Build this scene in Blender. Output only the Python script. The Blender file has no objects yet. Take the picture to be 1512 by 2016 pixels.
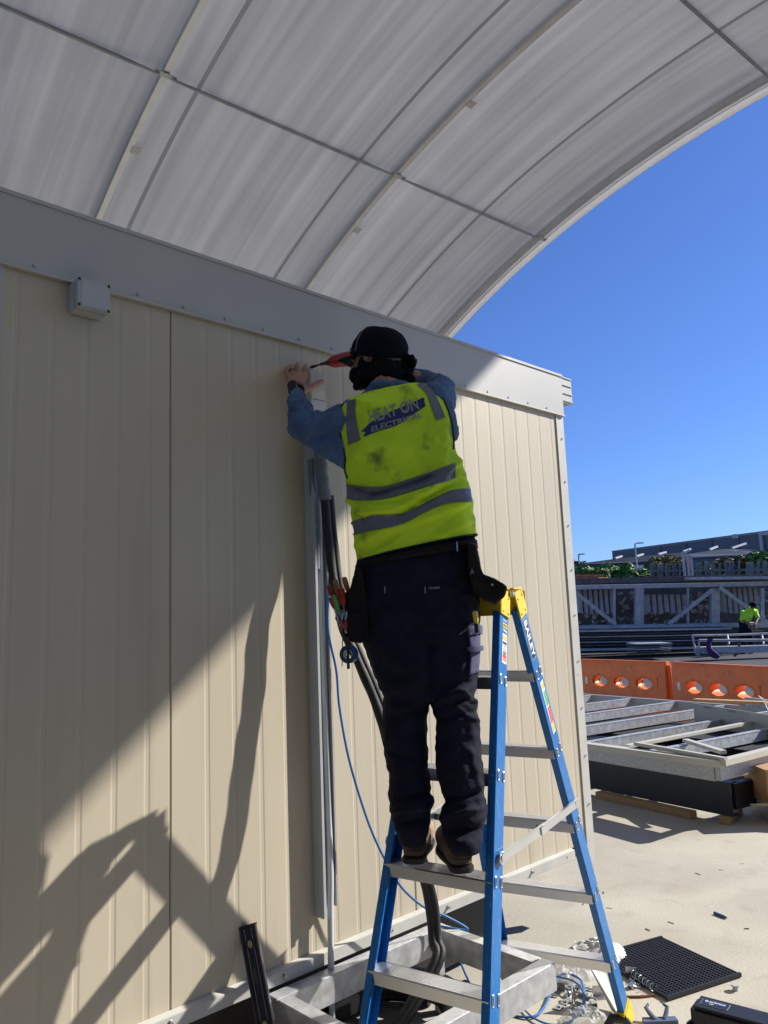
import bpy, bmesh, math, random
import numpy as np
from mathutils import Vector, Matrix, noise
from mathutils.bvhtree import BVHTree
random.seed(7)
rad = math.radians
scene = bpy.context.scene
COL = scene.collection

# ------------------------------------------------------------------ camera
# world: x runs along the site building's wall (away), y towards that wall, z up
FPX, CXP, CYP, EYE = 1514.0, 756.0, 1008.0, 1.70
PITCH, ROLL, YAW = rad(8.179), rad(-2.2485), rad(46.4576)
FW = np.array([math.cos(YAW)*math.cos(PITCH), math.sin(YAW)*math.cos(PITCH), math.sin(PITCH)])
_r0 = np.array([math.sin(YAW), -math.cos(YAW), 0.0]); _u0 = np.cross(_r0, FW)
RT = _r0*math.cos(ROLL) + _u0*math.sin(ROLL)
UP = -_r0*math.sin(ROLL) + _u0*math.cos(ROLL)
cd = bpy.data.cameras.new('camera'); cam = bpy.data.objects.new('camera', cd); COL.objects.link(cam)
cam.matrix_world = Matrix(((RT[0], UP[0], -FW[0], 0), (RT[1], UP[1], -FW[1], 0), (RT[2], UP[2], -FW[2], EYE), (0, 0, 0, 1)))
cd.sensor_fit = 'VERTICAL'; cd.sensor_height = 24; cd.lens = FPX/2016*24
cd.clip_start = 0.05; cd.clip_end = 2000
scene.camera = cam

# ------------------------------------------------------------------ sky, sun, exposure
SUNV = Vector((1.95, -1.0, 1.45)).normalized()
EL = math.asin(SUNV.z); AZ = math.atan2(SUNV.x, SUNV.y)
w = bpy.data.worlds.new('World'); scene.world = w; w.use_nodes = True
nt = w.node_tree; bgn = nt.nodes['Background']
sky = nt.nodes.new('ShaderNodeTexSky'); sky.sky_type = 'NISHITA'; sky.sun_disc = False
sky.sun_elevation = EL; sky.sun_rotation = AZ; sky.air_density = 1.0; sky.dust_density = 0.3; sky.ozone_density = 4.0; sky.altitude = 0
hs = nt.nodes.new('ShaderNodeVectorMath'); hs.operation = 'MULTIPLY'; hs.inputs[1].default_value = (.96, 1.27, 2.0)
nt.links.new(sky.outputs[0], hs.inputs[0]); nt.links.new(hs.outputs[0], bgn.inputs[0]); bgn.inputs[1].default_value = 0.051
sd = bpy.data.lights.new('sun', 'SUN'); sd.energy = 5.0; sd.angle = rad(0.53); sd.color = (1.0, 0.955, 0.88)
so = bpy.data.objects.new('sun', sd); COL.objects.link(so)
so.rotation_euler = SUNV.to_track_quat('Z', 'Y').to_euler(); so.location = SUNV*60
scene.view_settings.view_transform = 'Standard'; scene.view_settings.look = 'None'
scene.view_settings.exposure = 0.56; scene.view_settings.gamma = 1.0
scene.cycles.max_bounces = 8; scene.cycles.caustics_reflective = False; scene.cycles.caustics_refractive = False

# ------------------------------------------------------------------ measuring helpers (photo pixel -> place in the world)
O3 = np.array([0, 0, EYE])
def ray(px, py): return FW + RT*(px-CXP)/FPX - UP*(py-CYP)/FPX
def onz(px, py, z): d = ray(px, py); return Vector(O3 + d*((z-EYE)/d[2]))
def ony(px, py, y): d = ray(px, py); return Vector(O3 + d*(y/d[1]))
def dep(px, py, t): return Vector(O3 + ray(px, py)*t)
VR, VU, VF = Vector(RT), Vector(UP), Vector(FW)
HF = Vector((FW[0], FW[1], 0)).normalized(); HR = Vector(_r0)

# ------------------------------------------------------------------ materials
MATS = {}
def mat(name, col, rough=.6, metal=0., var=.12, vscale=6., bump=0., bscale=40., spec=.5, coat=0., stretch=(1, 1, 1), trans=0., alpha=1., speck=None, rvar=0.):
    if name in MATS: return MATS[name]
    m = bpy.data.materials.new(name); m.use_nodes = True; n = m.node_tree; p = n.nodes['Principled BSDF']
    tc = n.nodes.new('ShaderNodeTexCoord'); mp = n.nodes.new('ShaderNodeMapping'); mp.inputs['Scale'].default_value = stretch
    n.links.new(tc.outputs['Object'], mp.inputs['Vector'])
    ns = n.nodes.new('ShaderNodeTexNoise'); ns.inputs['Scale'].default_value = vscale; ns.inputs['Detail'].default_value = 5
    n.links.new(mp.outputs[0], ns.inputs['Vector'])
    cr = n.nodes.new('ShaderNodeValToRGB'); c = col
    cr.color_ramp.elements[0].position = .3; cr.color_ramp.elements[1].position = .7
    cr.color_ramp.elements[0].color = (c[0]*(1-var), c[1]*(1-var), c[2]*(1-var), 1)
    cr.color_ramp.elements[1].color = (min(1, c[0]*(1+var)), min(1, c[1]*(1+var)), min(1, c[2]*(1+var)), 1)
    n.links.new(ns.outputs['Fac'], cr.inputs[0]); out = cr.outputs[0]
    if speck:
        n2 = n.nodes.new('ShaderNodeTexNoise'); n2.inputs['Scale'].default_value = speck[1]; n2.inputs['Detail'].default_value = 3
        n.links.new(mp.outputs[0], n2.inputs['Vector'])
        r2 = n.nodes.new('ShaderNodeValToRGB'); r2.color_ramp.elements[0].position = speck[2]; r2.color_ramp.elements[1].position = speck[2]+speck[3]
        r2.color_ramp.elements[0].color = (0, 0, 0, 1); r2.color_ramp.elements[1].color = (1, 1, 1, 1)
        n.links.new(n2.outputs['Fac'], r2.inputs[0])
        mx = n.nodes.new('ShaderNodeMix'); mx.data_type = 'RGBA'
        n.links.new(r2.outputs[0], mx.inputs[0]); n.links.new(out, mx.inputs[6]); mx.inputs[7].default_value = (*speck[0], 1)
        out = mx.outputs[2]
    n.links.new(out, p.inputs['Base Color'])
    p.inputs['Roughness'].default_value = rough; p.inputs['Metallic'].default_value = metal
    p.inputs['Specular IOR Level'].default_value = spec; p.inputs['Coat Weight'].default_value = coat
    if rvar:
        mr = n.nodes.new('ShaderNodeMapRange'); mr.inputs['To Min'].default_value = max(.03, rough-rvar); mr.inputs['To Max'].default_value = min(1, rough+rvar)
        n.links.new(ns.outputs['Fac'], mr.inputs['Value']); n.links.new(mr.outputs[0], p.inputs['Roughness'])
    if trans: p.inputs['Transmission Weight'].default_value = trans
    if alpha < 1: p.inputs['Alpha'].default_value = alpha
    if bump:
        nb = n.nodes.new('ShaderNodeTexNoise'); nb.inputs['Scale'].default_value = bscale; nb.inputs['Detail'].default_value = 4
        n.links.new(mp.outputs[0], nb.inputs['Vector'])
        b = n.nodes.new('ShaderNodeBump'); b.inputs['Strength'].default_value = 1; b.inputs['Distance'].default_value = bump
        n.links.new(nb.outputs['Fac'], b.inputs['Height']); n.links.new(b.outputs[0], p.inputs['Normal'])
    MATS[name] = m; return m

M_cream = mat('cream_steel', (.53, .47, .36), .42, var=.045, vscale=1.5, stretch=(3, 3, .4), bump=.0022, bscale=1.1, speck=((.44, .385, .29), 2.2, .60, .22))
M_white = mat('white_trim', (.47, .47, .445), .38, var=.03, vscale=3)
M_white2 = mat('dusty_white_trim', (.50, .49, .45), .5, var=.08, vscale=9, speck=((.35, .32, .27), 30, .66, .08))
M_galv = mat('galvanised', (.56, .57, .58), .42, .5, var=.2, vscale=22, bump=.0004, bscale=60, rvar=.12)
M_galv2 = mat('galvanised_dull', (.47, .48, .48), .5, .3, var=.22, vscale=60, rvar=.1)
M_alu = mat('aluminium', (.70, .70, .70), .33, .9, var=.05, vscale=5, rvar=.06)
M_black = mat('black_steel', (.013, .013, .014), .5, var=.3, vscale=12)
M_blackpl = mat('black_plastic', (.014, .015, .018), .45, var=.2, vscale=40, bump=.0005, bscale=300)
M_rubber = mat('black_rubber', (.012, .012, .013), .55, var=.3, vscale=30)
M_blue = mat('blue_fibreglass', (.012, .145, .42), .36, var=.1, vscale=14, stretch=(6, 6, .6), rvar=.1, bump=.0003, bscale=60, speck=((.13, .26, .5), 35, .63, .05))
M_yellow = mat('yellow_plastic', (.80, .55, .03), .4, var=.08, vscale=20, speck=((.35, .22, .03), 40, .68, .08))
M_bluecable = mat('blue_cable', (.04, .17, .45), .4, var=.08)
M_hose = mat('black_insulation', (.014, .014, .015), .6, var=.3, vscale=30, bump=.001, bscale=60)
M_foam = mat('grey_insulation_wrap', (.16, .19, .22), .7, var=.2, vscale=25, bump=.002, bscale=40)
M_pvc = mat('grey_pvc', (.42, .44, .45), .4, var=.06)
M_pvcw = mat('white_pvc', (.66, .67, .66), .38, var=.04)
M_box = mat('grey_box_plastic', (.46, .48, .50), .45, var=.04)
M_dark = mat('dark_gap', (.01, .01, .01), .9, var=.1)
M_screw = mat('zinc_screw', (.45, .45, .44), .35, .9, var=.2, vscale=80)
M_orange = mat('orange_plastic', (.85, .20, .03), .45, var=.12, vscale=4, speck=((.42, .13, .05), 9, .6, .15))
M_timber = mat('timber', (.45, .28, .13), .75, var=.2, vscale=8, stretch=(1, 8, 8), bump=.001)
M_card = mat('cardboard', (.42, .25, .13), .85, var=.08, vscale=10)
M_asphalt = mat('asphalt', (.045, .046, .05), .9, var=.3, vscale=2.5, bump=.003, bscale=60)
M_green = mat('vest_fabric', (.60, .88, .018), .8, var=.18, vscale=5, bump=.0006, bscale=260, speck=((.15, .25, .03), 8.5, .59, .14))
M_reflect = mat('reflective_tape', (.135, .145, .175), .5, .1, var=.08, vscale=30)
M_vesttrim = mat('vest_trim', (.012, .03, .03), .8)
M_shirt = mat('blue_shirt', (.075, .135, .25), .85, var=.22, vscale=14, bump=.0008, bscale=200)
M_trouser = mat('navy_trousers', (.0105, .011, .023), .9, var=.22, vscale=16, bump=.0012, bscale=120, spec=.2)
M_navy2 = mat('faded_navy', (.085, .088, .16), .9, var=.25, vscale=20, spec=.2)
M_cap = mat('cap_cloth', (.004, .007, .012), .9, var=.3, vscale=30, spec=.15)
M_brim = mat('cap_brim_cloth', (.006, .016, .018), .85, var=.3, vscale=30, spec=.2)
M_hair = mat('dark_hair', (.004, .0035, .003), .75, var=.4, vscale=60, bump=.002, bscale=120, spec=.15)
M_skin = mat('skin', (.40, .20, .135), .55, var=.12, vscale=30, bump=.0006, bscale=180)
M_watch = mat('watch_rubber', (.005, .006, .012), .35)
M_leather = mat('boot_leather', (.085, .05, .03), .75, var=.3, vscale=20, bump=.001, bscale=90)
M_tan = mat('tan_suede', (.36, .23, .14), .85, var=.2, vscale=20)
M_sole = mat('boot_sole', (.018, .015, .013), .7, var=.3)
M_pouch = mat('pouch_leather', (.008, .0065, .006), .75, spec=.25, var=.4, vscale=20, bump=.001, bscale=80)
M_red = mat('red_plastic', (.30, .016, .012), .35, var=.1)
M_tred = mat('red_handle', (.28, .03, .02), .4); M_tgreen = mat('green_handle', (.09, .33, .06), .4); M_torange = mat('amber_handle', (.42, .16, .05), .4)
M_letter_w = mat('white_lettering', (.78, .78, .76), .6, var=.02); M_letter_n = mat('navy_lettering', (.012, .022, .14), .6)
M_letter_s = mat('silver_lettering', (.30, .31, .27), .55); M_letter_g = mat('grey_lettering', (.10, .10, .10), .7)
M_lab_navy = mat('navy_label', (.008, .02, .06), .4); M_lab_white = mat('white_label', (.75, .75, .73), .45)
M_lab_yel = mat('yellow_label', (.72, .55, .06), .45); M_lab_gr = mat('green_label', (.03, .42, .18), .45)
M_lab_red = mat('red_label', (.66, .05, .05), .45); M_lab_or = mat('orange_label', (.75, .18, .06), .45)
M_rag = mat('rag_cloth', (.62, .61, .59), .9, var=.25, vscale=12, bump=.002, bscale=60)
M_zinc = mat('zinc_hardware', (.48, .50, .52), .3, .85, var=.25, vscale=50)
M_copper = mat('copper', (.50, .20, .10), .35, .9)
M_rust = mat('red_oxide', (.16, .035, .025), .7, var=.2)
M_fig = mat('fig_leaf', (.075, .18, .03), .55, var=.45, vscale=2.5); M_olive = mat('olive_leaf', (.16, .14, .035), .6, var=.4, vscale=2.5)
M_darkleaf = mat('dark_leaf', (.02, .045, .015), .6, var=.4, vscale=2.5); M_bark = mat('bark', (.06, .045, .03), .9)
M_factory = mat('factory_cladding', (.125, .145, .175), .6, var=.06, vscale=.4); M_factory2 = mat('factory_dark', (.035, .04, .045), .6)
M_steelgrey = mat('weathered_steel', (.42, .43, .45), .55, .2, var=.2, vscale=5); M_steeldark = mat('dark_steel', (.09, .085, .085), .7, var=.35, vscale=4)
M_brick = mat('orange_packs', (.48, .19, .08), .8, var=.25, vscale=6)
M_hivis2 = mat('lime_shirt', (.50, .86, .04), .8, var=.1, vscale=5); M_purple = mat('purple_strap', (.05, .02, .12), .8)
M_skin2 = mat('brown_skin', (.22, .11, .07), .6)
M_mattblack = mat('matt_black', (.004, .004, .005), .8)

def thin_plastic(name, alpha, col=(.8, .82, .85)):
    m = mat(name, col, .2, var=.05, vscale=8, bump=.004, bscale=25, alpha=alpha); return m
M_film = thin_plastic('clear_film', .32)

def canvas_mat():
    m = bpy.data.materials.new('canopy_fabric'); m.use_nodes = True; n = m.node_tree; L = n.links
    p = n.nodes['Principled BSDF']; out = n.nodes['Material Output']
    uv = n.nodes.new('ShaderNodeUVMap'); sx = n.nodes.new('ShaderNodeSeparateXYZ'); L.new(uv.outputs[0], sx.inputs[0])
    mp = n.nodes.new('ShaderNodeMapping'); mp.inputs['Scale'].default_value = (3.8, .09, 1); L.new(uv.outputs[0], mp.inputs[0])
    n1 = n.nodes.new('ShaderNodeTexNoise'); n1.inputs['Scale'].default_value = 1.6; n1.inputs['Detail'].default_value = 2.5; n1.inputs['Distortion'].default_value = .35; L.new(mp.outputs[0], n1.inputs[0])
    n2 = n.nodes.new('ShaderNodeTexNoise'); n2.inputs['Scale'].default_value = .7; n2.inputs['Detail'].default_value = 2; L.new(uv.outputs[0], n2.inputs[0])
    r = n.nodes.new('ShaderNodeValToRGB'); r.color_ramp.elements[0].position = .3; r.color_ramp.elements[1].position = .7
    r.color_ramp.elements[0].color = (.38, .385, .395, 1); r.color_ramp.elements[1].color = (.62, .625, .63, 1)
    a = n.nodes.new('ShaderNodeMath'); a.operation = 'MULTIPLY_ADD'; a.inputs[1].default_value = .7; L.new(n1.outputs['Fac'], a.inputs[0])
    b = n.nodes.new('ShaderNodeMath'); b.operation = 'MULTIPLY'; b.inputs[1].default_value = .3; L.new(n2.outputs['Fac'], b.inputs[0]); L.new(b.outputs[0], a.inputs[2])
    L.new(a.outputs[0], r.inputs[0])
    # welded overlap seams every 2.5 m across the axis: a doubled, darker strip
    s1 = n.nodes.new('ShaderNodeMath'); s1.operation = 'ADD'; s1.inputs[1].default_value = 2.245*20-3.41-.025; L.new(sx.outputs[0], s1.inputs[0])
    s2 = n.nodes.new('ShaderNodeMath'); s2.operation = 'MODULO'; s2.inputs[1].default_value = 2.245; L.new(s1.outputs[0], s2.inputs[0])
    s3 = n.nodes.new('ShaderNodeMath'); s3.operation = 'LESS_THAN'; s3.inputs[1].default_value = .05; L.new(s2.outputs[0], s3.inputs[0])
    mx = n.nodes.new('ShaderNodeMix'); mx.data_type = 'RGBA'; L.new(s3.outputs[0], mx.inputs[0]); L.new(r.outputs[0], mx.inputs[6]); mx.inputs[7].default_value = (.24, .24, .245, 1)
    L.new(mx.outputs[2], p.inputs['Base Color']); p.inputs['Roughness'].default_value = .6
    nb = n.nodes.new('ShaderNodeTexNoise'); nb.inputs['Scale'].default_value = 1.6; nb.inputs['Detail'].default_value = 2; L.new(mp.outputs[0], nb.inputs[0])
    bp = n.nodes.new('ShaderNodeBump'); bp.inputs['Distance'].default_value = .02; bp.inputs['Strength'].default_value = .5; L.new(nb.outputs[0], bp.inputs['Height']); L.new(bp.outputs[0], p.inputs['Normal'])
    tr = n.nodes.new('ShaderNodeBsdfTranslucent'); L.new(mx.outputs[2], tr.inputs[0]); L.new(bp.outputs[0], tr.inputs['Normal'])
    ms = n.nodes.new('ShaderNodeMixShader'); ms.inputs[0].default_value = CANVAS_T; L.new(p.outputs[0], ms.inputs[1]); L.new(tr.outputs[0], ms.inputs[2]); L.new(ms.outputs[0], out.inputs[0])
    return m
CANVAS_T = .19

def concrete_mat():
    m = bpy.data.materials.new('concrete_slab'); m.use_nodes = True; n = m.node_tree; L = n.links; p = n.nodes['Principled BSDF']
    tc = n.nodes.new('ShaderNodeTexCoord')
    def nz(s, d, dist=0): 
        q = n.nodes.new('ShaderNodeTexNoise'); q.inputs['Scale'].default_value = s; q.inputs['Detail'].default_value = d; q.inputs['Distortion'].default_value = dist; L.new(tc.outputs['Object'], q.inputs[0]); return q.outputs['Fac']
    def ramp(f, a, b, ca, cb):
        r = n.nodes.new('ShaderNodeValToRGB'); r.color_ramp.elements[0].position = a; r.color_ramp.elements[1].position = b
        r.color_ramp.elements[0].color = (*ca, 1); r.color_ramp.elements[1].color = (*cb, 1); L.new(f, r.inputs[0]); return r.outputs[0]
    base = ramp(nz(1.1, 8, .6), .3, .7, (.39, .36, .295), (.51, .475, .39))
    def over(base, f, c, k=1.):
        mx = n.nodes.new('ShaderNodeMix'); mx.data_type = 'RGBA'; mm = n.nodes.new('ShaderNodeMath'); mm.operation = 'MULTIPLY'; mm.inputs[1].default_value = k
        L.new(f, mm.inputs[0]); L.new(mm.outputs[0], mx.inputs[0]); L.new(base, mx.inputs[6]); mx.inputs[7].default_value = (*c, 1); return mx.outputs[2]
    base = over(base, ramp(nz(.8, 6, 1.5), .56, .7, (0, 0, 0), (1, 1, 1)), (.40, .31, .22), .35)
    base = over(base, ramp(nz(5, 10, .3), .55, .72, (0, 0, 0), (1, 1, 1)), (.33, .30, .26), .5)
    base = over(base, ramp(nz(38, 4), .68, .74, (0, 0, 0), (1, 1, 1)), (.16, .13, .10), .6)
    base = over(base, ramp(nz(30, 3, .4), .70, .74, (0, 0, 0), (1, 1, 1)), (.68, .66, .60), .6)
    L.new(base, p.inputs['Base Color']); p.inputs['Roughness'].default_value = .85
    b = n.nodes.new('ShaderNodeBump'); b.inputs['Distance'].default_value = .002; L.new(nz(60, 6), b.inputs['Height']); L.new(b.outputs[0], p.inputs['Normal'])
    return m

# ------------------------------------------------------------------ mesh helpers
def V3(a): return Vector(a)
class MB:
    def __init__(s): s.v = []; s.f = []; s.uv = None
    def add(s, vs, fs):
        k = len(s.v); s.v += [Vector(a) for a in vs]; s.f += [tuple(i+k for i in f) for f in fs]; return s
    def box(s, lo, hi):
        x0, y0, z0 = lo; x1, y1, z1 = hi
        return s.obox(Vector(((x0+x1)/2, (y0+y1)/2, (z0+z1)/2)), Vector(((x1-x0)/2, 0, 0)), Vector((0, (y1-y0)/2, 0)), Vector((0, 0, (z1-z0)/2)))
    def obox(s, c, a, b, d):
        c, a, b, d = map(Vector, (c, a, b, d)); vs = [c+a*i+b*j+d*k for k in (-1, 1) for j in (-1, 1) for i in (-1, 1)]
        fs = [(0, 2, 3, 1), (4, 5, 7, 6), (0, 1, 5, 4), (2, 6, 7, 3), (0, 4, 6, 2), (1, 3, 7, 5)]
        if a.cross(b).dot(d) < 0: fs = [f[::-1] for f in fs]
        return s.add(vs, fs)
    def bar(s, p, q, w, h, up=(0, 0, 1), off=(0, 0)):
        """rectangular bar from p to q: w wide sideways, h tall along up"""
        p, q, up = Vector(p), Vector(q), Vector(up); d = (q-p); sd = d.cross(up).normalized(); u = sd.cross(d).normalized()
        c = (p+q)/2+sd*off[0]+u*off[1]; return s.obox(c, d/2, sd*w/2, u*h/2)
    def prism(s, prof, p, q, sx, sy, caps=True):
        """closed 2-D profile (list of (a,b)) swept from p to q, a along sx, b along sy"""
        p, q, sx, sy = map(Vector, (p, q, sx, sy)); n = len(prof)
        vs = [p+sx*a+sy*b for a, b in prof]+[q+sx*a+sy*b for a, b in prof]
        fs = [(i, (i+1) % n, (i+1) % n+n, i+n) for i in range(n)]
        if caps: fs += [tuple(range(n))[::-1], tuple(range(n, 2*n))]
        return s.add(vs, fs)
    def tube(s, pts, r, n=10, closed=False, flat=None):
        pts = [Vector(p) for p in pts]; m = len(pts); rr = r if isinstance(r, (list, tuple)) else [r]*m
        ref = Vector((0, 0, 1)); base = len(s.v); vs = []
        prev = None
        for i, p in enumerate(pts):
            if closed: t = (pts[(i+1) % m]-pts[i-1])
            else: t = pts[min(i+1, m-1)]-pts[max(i-1, 0)]
            t.normalize()
            if prev is None: a = t.cross(ref); a = t.cross(Vector((1, 0, 0))) if a.length < .1 else a
            else: a = prev-t*prev.dot(t)
            a.normalize(); prev = a; b = t.cross(a)
            for k in range(n):
                th = 2*math.pi*k/n; vs.append(p+(a*math.cos(th)+b*math.sin(th))*rr[i])
        fs = []
        for i in range(m if closed else m-1):
            j = (i+1) % m
            for k in range(n): fs.append((i*n+k, i*n+(k+1) % n, j*n+(k+1) % n, j*n+k))
        if not closed: fs += [tuple(range(n))[::-1], tuple((m-1)*n+k for k in range(n))]
        return s.add(vs, fs)
    def cyl(s, p, q, r, n=16, r2=None): return s.tube([p, q], [r, r if r2 is None else r2], n)
    def ell(s, c, ax, n=16, m=10):
        c = Vector(c); a, b, d = map(Vector, ax); vs = [c-d]
        for i in range(1, m):
            ph = -math.pi/2+math.pi*i/m
            for k in range(n):
                th = 2*math.pi*k/n; vs.append(c+a*math.cos(ph)*math.cos(th)+b*math.cos(ph)*math.sin(th)+d*math.sin(ph))
        vs.append(c+d); fs = [(0, 1+(k+1) % n, 1+k) for k in range(n)]
        for i in range(m-2):
            for k in range(n): fs.append((1+i*n+k, 1+i*n+(k+1) % n, 1+(i+1)*n+(k+1) % n, 1+(i+1)*n+k))
        t = len(vs)-1; fs += [(t, 1+(m-2)*n+k, 1+(m-2)*n+(k+1) % n) for k in range(n)]
        if a.cross(b).dot(d) < 0: fs = [f[::-1] for f in fs]
        return s.add(vs, fs)
    def cap(s, p, q, r1, r2, n=14):
        """round cone"""
        p, q = Vector(p), Vector(q); t = (q-p).normalized(); pts = []; rs = []
        for i in range(1, 6): a = math.pi/2*(1-i/5); pts.append(p-t*r1*math.sin(a)); rs.append(max(1e-4, r1*math.cos(a)))
        for i in range(0, 5): a = math.pi/2*i/5; pts.append(q+t*r2*math.sin(a)); rs.append(max(1e-4, r2*math.cos(a)))
        return s.tube(pts, rs, n)
    def chain(s, pts, rs, n=14):
        for i in range(len(pts)-1): s.cap(pts[i], pts[i+1], rs[i], rs[i+1], n)
        return s
    def loft(s, rings, caps=True):
        n = len(rings[0]); vs = [v for r in rings for v in r]; fs = []
        for i in range(len(rings)-1):
            for k in range(n): fs.append((i*n+k, i*n+(k+1) % n, (i+1)*n+(k+1) % n, (i+1)*n+k))
        if caps: fs += [tuple(range(n))[::-1], tuple((len(rings)-1)*n+k for k in range(n))]
        return s.add(vs, fs)
    def build(s, name, m, parent=None, smooth=False, local=False, bevel=0, auto=35):
        me = bpy.data.meshes.new(name); off = Vector((0, 0, 0))
        if parent is not None and not local:
            par = parent
            while par is not None: off = off+par.location; par = par.parent
        me.from_pydata([tuple(v-off) for v in s.v], [], s.f); me.update()
        bm = bmesh.new(); bm.from_mesh(me); bmesh.ops.recalc_face_normals(bm, faces=bm.faces)
        if bevel:
            ed = [e for e in bm.edges if len(e.link_faces) == 2 and e.calc_face_angle(0) > .6]
            bmesh.ops.bevel(bm, geom=ed, offset=bevel, segments=2, affect='EDGES', clamp_overlap=True)
        bm.to_mesh(me); bm.free()
        o = bpy.data.objects.new(name, me); COL.objects.link(o)
        if m: me.materials.append(m)
        if parent is not None: o.parent = parent
        if smooth or bevel:
            for p in me.polygons: p.use_smooth = True
            if auto < 180:
                bm = bmesh.new(); bm.from_mesh(me)
                for e in bm.edges: e.smooth = not (len(e.link_faces) == 2 and e.calc_face_angle(0) > rad(auto))
                bm.to_mesh(me); bm.free()
        return o
def remesh(s, vox, smooth=2, disp=None):
    """fuse all closed pieces of an MB into one continuous surface"""
    me = bpy.data.meshes.new('tmp'); me.from_pydata([tuple(v) for v in s.v], [], s.f); me.update()
    bm = bmesh.new(); bm.from_mesh(me); bmesh.ops.recalc_face_normals(bm, faces=bm.faces); bm.to_mesh(me); bm.free()
    o = bpy.data.objects.new('tmp', me); COL.objects.link(o)
    md = o.modifiers.new('r', 'REMESH'); md.mode = 'VOXEL'; md.voxel_size = vox
    if smooth: sm = o.modifiers.new('s', 'SMOOTH'); sm.factor = .5; sm.iterations = smooth
    dg = bpy.context.evaluated_depsgraph_get(); ev = o.evaluated_get(dg); m2 = ev.to_mesh()
    r = MB(); r.v = [v.co.copy() for v in m2.vertices]; r.f = [tuple(p.vertices) for p in m2.polygons]
    if disp:
        ns = [v.normal.copy() for v in m2.vertices]
        r.v = [v+n*disp(v) for v, n in zip(r.v, ns)]
    ev.to_mesh_clear(); bpy.data.objects.remove(o); bpy.data.meshes.remove(me); return r
def fbm(p, s, seed=0, o=3): return noise.fractal(Vector((p[0]*s+seed*7.3, p[1]*s-seed*3.1, p[2]*s+seed)), .8, 2.1, o)
def tag(o, label, cat, group=None, kind=None):
    if label: o['label'] = label
    if cat: o['category'] = cat
    if group: o['group'] = group
    if kind: o['kind'] = kind
    return o
def thing(name, label, cat, loc=(0, 0, 0), group=None, rz=0):
    o = bpy.data.objects.new(name, None); COL.objects.link(o); o.location = loc; o.rotation_euler = (0, 0, rz); o.empty_display_size = .1
    return tag(o, label, cat, group)
def copy_tree(o, parent=None):
    c = o.copy(); COL.objects.link(c)
    if parent is not None: c.parent = parent
    for ch in o.children: copy_tree(ch, c)
    return c
def cr(pts, n=8, closed=False):
    """Catmull-Rom through points"""
    P = [Vector(p) for p in pts]; out = []; m = len(P)
    for i in range(m if closed else m-1):
        a, b, c, d = (P[(i-1) % m], P[i], P[(i+1) % m], P[(i+2) % m]) if closed else (P[max(i-1, 0)], P[i], P[i+1], P[min(i+2, m-1)])
        for k in range(n):
            t = k/n; out.append(.5*((2*b)+(c-a)*t+(2*a-5*b+4*c-d)*t*t+(3*b-a-3*c+d)*t**3))
    if not closed: out.append(P[-1])
    return out
_fonts = {}
def text2d(txt, bold=0., res=3):
    """letters as flat 2-D geometry; returns (verts2d, faces, width, height)"""
    cu = bpy.data.curves.new('t', 'FONT'); cu.body = txt; cu.size = 1; cu.offset = bold; cu.resolution_u = res
    o = bpy.data.objects.new('t', cu); COL.objects.link(o); dg = bpy.context.evaluated_depsgraph_get()
    me = o.evaluated_get(dg).to_mesh(); vs = [(v.co.x, v.co.y) for v in me.vertices]; fs = [tuple(p.vertices) for p in me.polygons]
    o.evaluated_get(dg).to_mesh_clear(); bpy.data.objects.remove(o); bpy.data.curves.remove(cu)
    if not vs: return [], [], 1, 1
    x0 = min(v[0] for v in vs); x1 = max(v[0] for v in vs); y0 = min(v[1] for v in vs); y1 = max(v[1] for v in vs)
    return [((x-x0)/(x1-x0), (y-y0)/(y1-y0)) for x, y in vs], fs, x1-x0, y1-y0
def text_on(mb, txt, c, rt, up, nrm, w, h, bold=0.):
    vs, fs, _, _ = text2d(txt, bold); c, rt, up, nrm = map(Vector, (c, rt, up, nrm))
    mb.add([c+rt*((x-.5)*w)+up*((y-.5)*h)+nrm for x, y in vs], fs); return mb

# ================================================================== ground
g = MB(); S = 400
g.add([(-S, -S, 0), (S, -S, 0), (S, S, 0), (-S, S, 0)], [(0, 1, 2, 3)])
tag(g.build('ground', concrete_mat()), 'pale dusty concrete slab of the yard', None, kind='structure')
g = MB(); g.add([(15.2, 17, .004), (11.7, -20, .004), (300, -60, .004), (300, 300, .004), (15.5, 300, .004)], [(0, 1, 2, 3, 4)])
tag(g.build('yard_asphalt', M_asphalt), 'dark asphalt beyond the orange barriers', None, kind='structure')

g = MB(); g.add([(-90, -60, .004), (11.75, -60, .004), (11.75, -1.2, .004), (2.6, -1.6, .004), (.4, -.9, .004), (-90, -.9, .004)], [(0, 1, 2, 3, 4, 5)])  # unseen dark sheet, added so less light bounces off the ground
tag(g.build('bounce_cut_asphalt', M_asphalt), 'unseen dark asphalt sheet behind the viewer, added to cut bounced light', None, kind='structure')
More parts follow.
